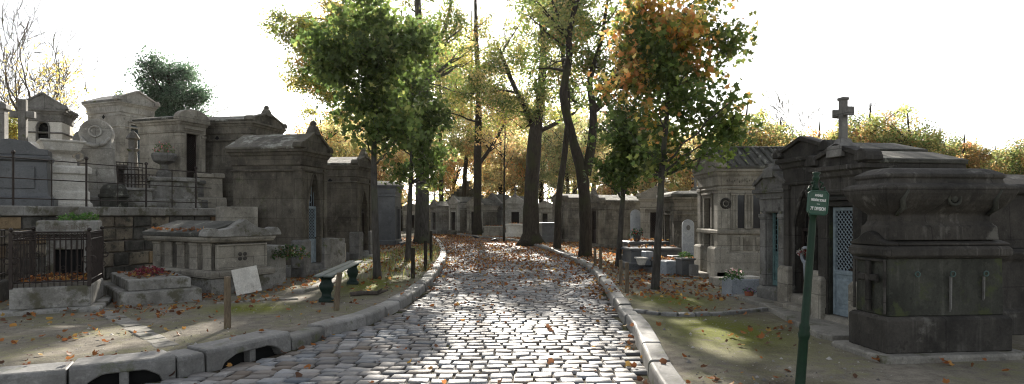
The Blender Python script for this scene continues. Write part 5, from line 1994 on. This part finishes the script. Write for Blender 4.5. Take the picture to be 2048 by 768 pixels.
# terrace trees: bare tree, evergreen, bare twigs
bt = ((78 - 1024) / F * 44, 44)
bare("bare_tree", "tall bare tree with a few yellow leaves on the terrace", (*bt, TZ), 16.0, .30, 201, .62, 5, 900, [YEL, (.36, .29, .10), YGR], [3, 2, 1], .24)
bt = ((-10 - 1024) / F * 46, 46)
bare("bare_tree", "bare tree with golden leaf tufts, cut by the picture's edge", (*bt, TZ), 14.0, .26, 207, .62, 5, 800, [YEL, (.36, .29, .10), YGR], [3, 2, 1], .24)
bt = ((20 - 1024) / F * 42, 42)
grow("autumn_tree", "low yellow-green tree behind the stone cross on the terrace", "tree", (*bt, TZ), [(0, 0, 0, .2), (0, 0, 3, .15), (0, 0, 7, .03)],
     [(0.5, 0, 4.6, 3.6, 2.5, 2.6, 1)], 110, 6000, .2, .4, [YGR, YEL, (.36, .30, .06), GRN], [3, 3, 2, 2], T_DIAMOND, 9, 202, "twig", None, None, .5, .02, .2, 1.3, gap=1.9)
bt = ((335 - 1024) / F * 42, 42)
grow("evergreen_tree", "dense dark evergreen rising behind the terrace chapels", "tree", (*bt, TZ), [(0, 0, 0, .3), (0, 0, 4, .22), (.1, 0, 10, .05)],
     [(0, 0, 8.5, 2.2, 2.0, 2.0, 4), (.8, 0, 6.4, 2.5, 2.0, 1.7, 3), (-1.0, 0, 6.6, 1.9, 1.6, 1.5, 2), (1.9, 0, 5.2, 1.4, 1.4, 1.2, 1)], 200, 28000, .17, .36, [(.035, .065, .036), (.05, .085, .05), (.07, .10, .06)], [3, 3, 1], T_DIAMOND, 10, 203, "bark", None, None, .5, .02, .3, 1.3, gap=.7)
bt = ((350 - 1024) / F * 48, 48)
bare("bare_tree", "thin bare tree spreading behind the dark evergreen", (*bt, TZ), 13.0, .2, 204, .85, 4)
bt = ((1610 - 1024) / F * 62, 62)
bare("bare_tree", "pale bare treetop showing over the chapel with the cross", (*bt, VZ), 15.0, .22, 205, .5, 5)
bt = ((480 - 1024) / F * 60, 60)
grow("autumn_tree", "pale yellow-green treetop peeping over the large plain chapel", "tree", (*bt, VZ), [(0, 0, 0, .2), (0, 0, 6, .12), (0, 0, 10.6, .03)],
     [(0, 0, 8.8, 3.0, 2.5, 2.6, 1)], 60, 1600, .26, .45, [YGR, (.3, .29, .08)], [1, 1], T_DIAMOND, 9, 206, "twig", None, None, .5, .02, .3, 1.3)

# distant wood as one mass
rng = np.random.default_rng(77)
n = 9000
ang = rng.uniform(-.95, .95, n)
dist = rng.uniform(100, 135, n)
Pz = rng.uniform(0, 1, n) ** .9 * (5.0 + 2.2 * np.sin(ang * 23) + 1.5 * np.sin(ang * 57 + 1))
P = np.stack([np.sin(ang) * dist, np.cos(ang) * dist, Pz], 1)
o = leaves("far_wood", P, .9, pick(rng, n, FARP, [5, 5, 3, 2, 1, .5]) * rng.uniform(.7, 1.2, n)[:, None], "leaf", None, T_DIAMOND, rng)
tag(o, "distant autumn wood closing the view behind the tombs", "wood", None, "stuff")
# undergrowth between far trunks
n = 6000
cx = rng.uniform(-30, 34, n)
cy = rng.uniform(68, 96, n)
P = np.stack([cx, cy, rng.uniform(0, 1, n) ** 1.5 * 2.2 + .1], 1)
o = leaves("undergrowth", P, .4, pick(rng, n, FARP, [6, 5, 3, 2, 1, .5]), "leaf", None, T_DIAMOND, rng)
tag(o, "low leafy undergrowth beneath the far wood", "undergrowth", None, "stuff")

# ================================================================== LEAF LITTER AND GRASS
rng = np.random.default_rng(99)


def dens(x, y):
    road = in_road(x, y)
    dl, dr = dist_line(x, y, LC), dist_line(x, y, RC)
    cl = .5 + .5 * np.sin(x * 2.1 + 1.7 * np.sin(y * 1.1)) * np.sin(y * 1.6 + 1.3 * np.sin(x * .8))
    d = np.where(y < 10.5, 2.2, np.where(y < 14, 5, np.where(y < 19, 16, np.where(y < 28, 40, 36))))
    d = np.where(road, d * (.35 + 1.2 * cl), d * .9)
    d += road * 10 * np.exp(-(np.minimum(dl, dr) / .14) ** 2)                       # gutters
    d += road * (y > 10.5) * (y < 17) * 55 * np.exp(-(dr / .45) ** 2) * cl             # drift by the kerb
    v = ~road
    rt_ = v & (x > 0)
    d = np.where(rt_ & (y > 12), 26 + 34 * cl, d)
    d = np.where(rt_ & (y <= 12), 2 + 34 * cl ** 5, d)
    d = np.where(rt_ & (y > 11.5) & (y < 15) & (x > 3.6), 60 * cl + 14, d)
    lf = v & (x < 0)
    d = np.where(lf, 2 + 30 * cl ** 5, d)
    d = np.where(lf & (x < -4.3) & (y > 11.2) & (y < 17), 60 * cl + 8, d)
    d = np.where(lf & (x < -5.2) & (y > 9.6) & (y < 13), 14 + 50 * cl ** 2, d)
    d += lf * (y < 8.5) * 22 * np.exp(-((dl - .5) / .25) ** 2) * cl
    d = np.where(lf & (y > 17), 22 + 20 * cl, d)
    return np.clip(d, 0, 90) / 90


P = []
want = 24000
while len(P) < want:
    n = 60000
    y = 4.8 + rng.uniform(0, 1, n) ** 1.0 * 58
    x = rng.uniform(-13, 9, n)
    ok = (np.abs(x) < y * .9 + .8) & (rng.uniform(0, 1, n) < dens(x, y)) & ~((x < -7.5) & (y > 13)) & ~((x > 5.4) & (y < 17)) & ~((x > 6.5))
    P += list(np.stack([x[ok], y[ok]], 1))
P = np.array(P)
road = in_road(P[:, 0], P[:, 1])
dk_ = np.minimum(dist_line(P[:, 0], P[:, 1], LC), dist_line(P[:, 0], P[:, 1], RC))
lk = (~road) & (dk_ < .26)
kz = np.where((P[:, 0] < 0) & (P[:, 1] < 8.6), .22, .16)
near_l = (~road) & (P[:, 0] < 0) & (dk_ < .42) & (P[:, 1] < 8.8)
z = np.where(road, .012, VZ + .012)
z = np.where(lk | near_l, kz, z) + rng.uniform(0, .018, len(P))
keep = ~(lk & (rng.uniform(0, 1, len(P)) < .75))
P3 = np.column_stack([P, z])[keep]
if LITTER:
    P3 = np.vstack([P3] + [q for q, _ in LITTER])
N = len(P3)
LP = [(.31, .12, .035), (.24, .085, .028), (.16, .07, .032), (.40, .25, .07), (.11, .055, .032), (.37, .19, .05)]
cols = pick(rng, N, LP, [4, 4, 3, 2, 3, 2]) * rng.uniform(.6, 1.2, N)[:, None]
size = np.where(P3[:, 1] < 14, .07, .08)
o = leaves("fallen_leaves", P3, size, cols, "litter", None, T_CURL, rng, 1.7, .95)
tag(o, "brown and orange fallen leaves scattered over road and verges", "fallen leaves", None, "stuff")

n = 7000
y = 5 + rng.uniform(0, 1, n) ** 1.6 * 10
x = rng.uniform(-10, 6, n)
ok = (~in_road(x, y)) & (np.minimum(dist_line(x, y, LC), dist_line(x, y, RC)) > .42) & (np.abs(x) < y * .9 + .5) & (x < 3.9) & ~((x < -7) & (y > 9.5))
x, y = x[ok], y[ok]
N = len(x)
T_PEB = (np.array([(-.5, -.4, 0), (.5, -.35, 0), (.45, .4, 0), (-.4, .45, 0), (0, 0, .55)]), [(0, 1, 4), (1, 2, 4), (2, 3, 4), (3, 0, 4)])
a = rng.uniform(0, 6.28, N)
s = rng.lognormal(-4.35, .55, N)
ca, sa = np.cos(a), np.sin(a)
V = np.zeros((N, 5, 3))
for k in range(5):
    lx, ly, lz = T_PEB[0][k]
    V[:, k, 0] = x + s * (ca * lx - sa * ly)
    V[:, k, 1] = y + s * (sa * lx + ca * ly)
    V[:, k, 2] = VZ - .004 + s * lz
gcol = np.repeat(rng.uniform(.06, .42, N)[:, None], 3, 1) * np.array([1, .95, .86])
o = mesh_from_arrays("gravel", V.reshape(-1, 3), 5, N, "pebble", gcol, None, T_PEB[1])
tag(o, "grit and small pebbles strewn over the earth verges", "gravel", None, "stuff")

n = 9000
y = rng.uniform(9, 30, n)
x = np.where(rng.uniform(0, 1, n) < .62, rng.uniform(-5.0, -2.2, n), rng.uniform(1.9, 5.0, n))
cl = .5 + .5 * np.sin(x * 3.3 + 1.2 * np.sin(y * 1.9)) * np.sin(y * 2.3)
ok = (~in_road(x, y)) & (np.minimum(dist_line(x, y, LC), dist_line(x, y, RC)) > .3) & (rng.uniform(0, 1, n) < np.where((x < 0) & (y > 15), .25 + .75 * cl, cl ** 4 * .4))
x, y = x[ok], y[ok]
N = len(x)
T, fc = T_BLADE
a = rng.uniform(0, 6.28, N)
h = rng.uniform(.05, .19, N) * np.where((x < 0) & (y > 15), 1.25, .55)
ca, sa = np.cos(a), np.sin(a)
V = np.zeros((N, 4, 3))
for k in range(4):
    lx, ly, lz = T[k] * np.array([.35, .8, 1])
    V[:, k, 0] = x + h * (ca * lx - sa * ly)
    V[:, k, 1] = y + h * (sa * lx + ca * ly)
    V[:, k, 2] = VZ - .01 + h * lz
o = mesh_from_arrays("grass", V.reshape(-1, 3), 4, N, "plant", pick(rng, N, [(.09, .13, .03), (.16, .18, .05), (.24, .22, .08)], [3, 3, 1]), None, fc)
tag(o, "thin grass tufts growing on the earth verges", "grass", None, "stuff")

HAZE = 0.00008  # density of a volume added for a soft glow near the sun
if HAZE:
    hm = bpy.data.materials.new("added_glow_haze")
    hm.use_nodes = True
    hn = hm.node_tree
    hn.nodes.clear()
    ho = hn.nodes.new("ShaderNodeOutputMaterial")
    hv = hn.nodes.new("ShaderNodeVolumePrincipled")
    hv.inputs["Color"].default_value = (.95, .95, .95, 1)
    hv.inputs["Density"].default_value = HAZE
    hv.inputs["Anisotropy"].default_value = .75
    hn.links.new(hv.outputs[0], ho.inputs["Volume"])
    hb = MB()
    hb.box(-270, 270, -70, 440, -1.2, 32)
    o = hb.build("haze", hm)
    tag(o, None, None, None, "stuff")

# ================================================================== LIGHT, SKY, CAMERA
w = bpy.data.worlds.new("World")
scene.world = w
w.use_nodes = True
nt = w.node_tree
sky = nt.nodes.new("ShaderNodeTexSky")
sky.sky_type = "NISHITA"
sky.sun_disc = False
sky.sun_elevation, sky.sun_rotation = R(SUN_EL), R(SUN_AZ)
sky.air_density, sky.dust_density, sky.ozone_density = 1.0, 1.5, 1.0
bg = nt.nodes["Background"]
hz = nt.nodes.new("ShaderNodeHueSaturation")          # sky colour desaturated so the ambient light turns neutral
hz.inputs["Saturation"].default_value = .27
nt.links.new(sky.outputs[0], hz.inputs["Color"])
nt.links.new(hz.outputs[0], bg.inputs["Color"])
bg.inputs["Strength"].default_value = .075
sl = bpy.data.lights.new("sun", "SUN")
sl.energy, sl.angle, sl.color = 5.0, R(.55), (1.0, .93, .82)
so = bpy.data.objects.new("sun", sl)
COL.objects.link(so)
d = Vector((math.sin(R(SUN_AZ)) * math.cos(R(SUN_EL)), math.cos(R(SUN_AZ)) * math.cos(R(SUN_EL)), math.sin(R(SUN_EL))))
so.rotation_euler = d.to_track_quat("Z", "Y").to_euler()
so.location = d * 60

bpy.context.view_layer.update()
dg = bpy.context.evaluated_depsgraph_get()
for o in [o for o in scene.objects if o.type == "FONT"]:
    me = bpy.data.meshes.new_from_object(o.evaluated_get(dg))
    me.name = "lettering"
    n_ = bpy.data.objects.new("lettering", me)
    COL.objects.link(n_)
    n_.parent, n_.location, n_.rotation_euler, n_.scale = o.parent, o.location, o.rotation_euler, o.scale
    bpy.data.objects.remove(o)

cam = bpy.data.cameras.new("camera")
co = bpy.data.objects.new("camera", cam)
COL.objects.link(co)
co.location, co.rotation_euler = (0, 0, EYE), (R(90), 0, 0)
cam.sensor_width, cam.lens = 36.0, 36.0 * F / 2048
cam.shift_y = (HOR - 384) / 2048
cam.clip_start, cam.clip_end = .05, 2000
scene.camera = co
vs_ = scene.view_settings
vs_.view_transform, vs_.look, vs_.gamma, vs_.use_curve_mapping = "Standard", "None", 1.0, False
vs_.exposure = 1.55
scene.cycles.max_bounces, scene.cycles.diffuse_bounces, scene.cycles.transmission_bounces = 6, 3, 4
scene.cycles.use_denoising = True
scene.cycles.pixel_filter_type, scene.cycles.filter_width = 'BLACKMAN_HARRIS', 1.1
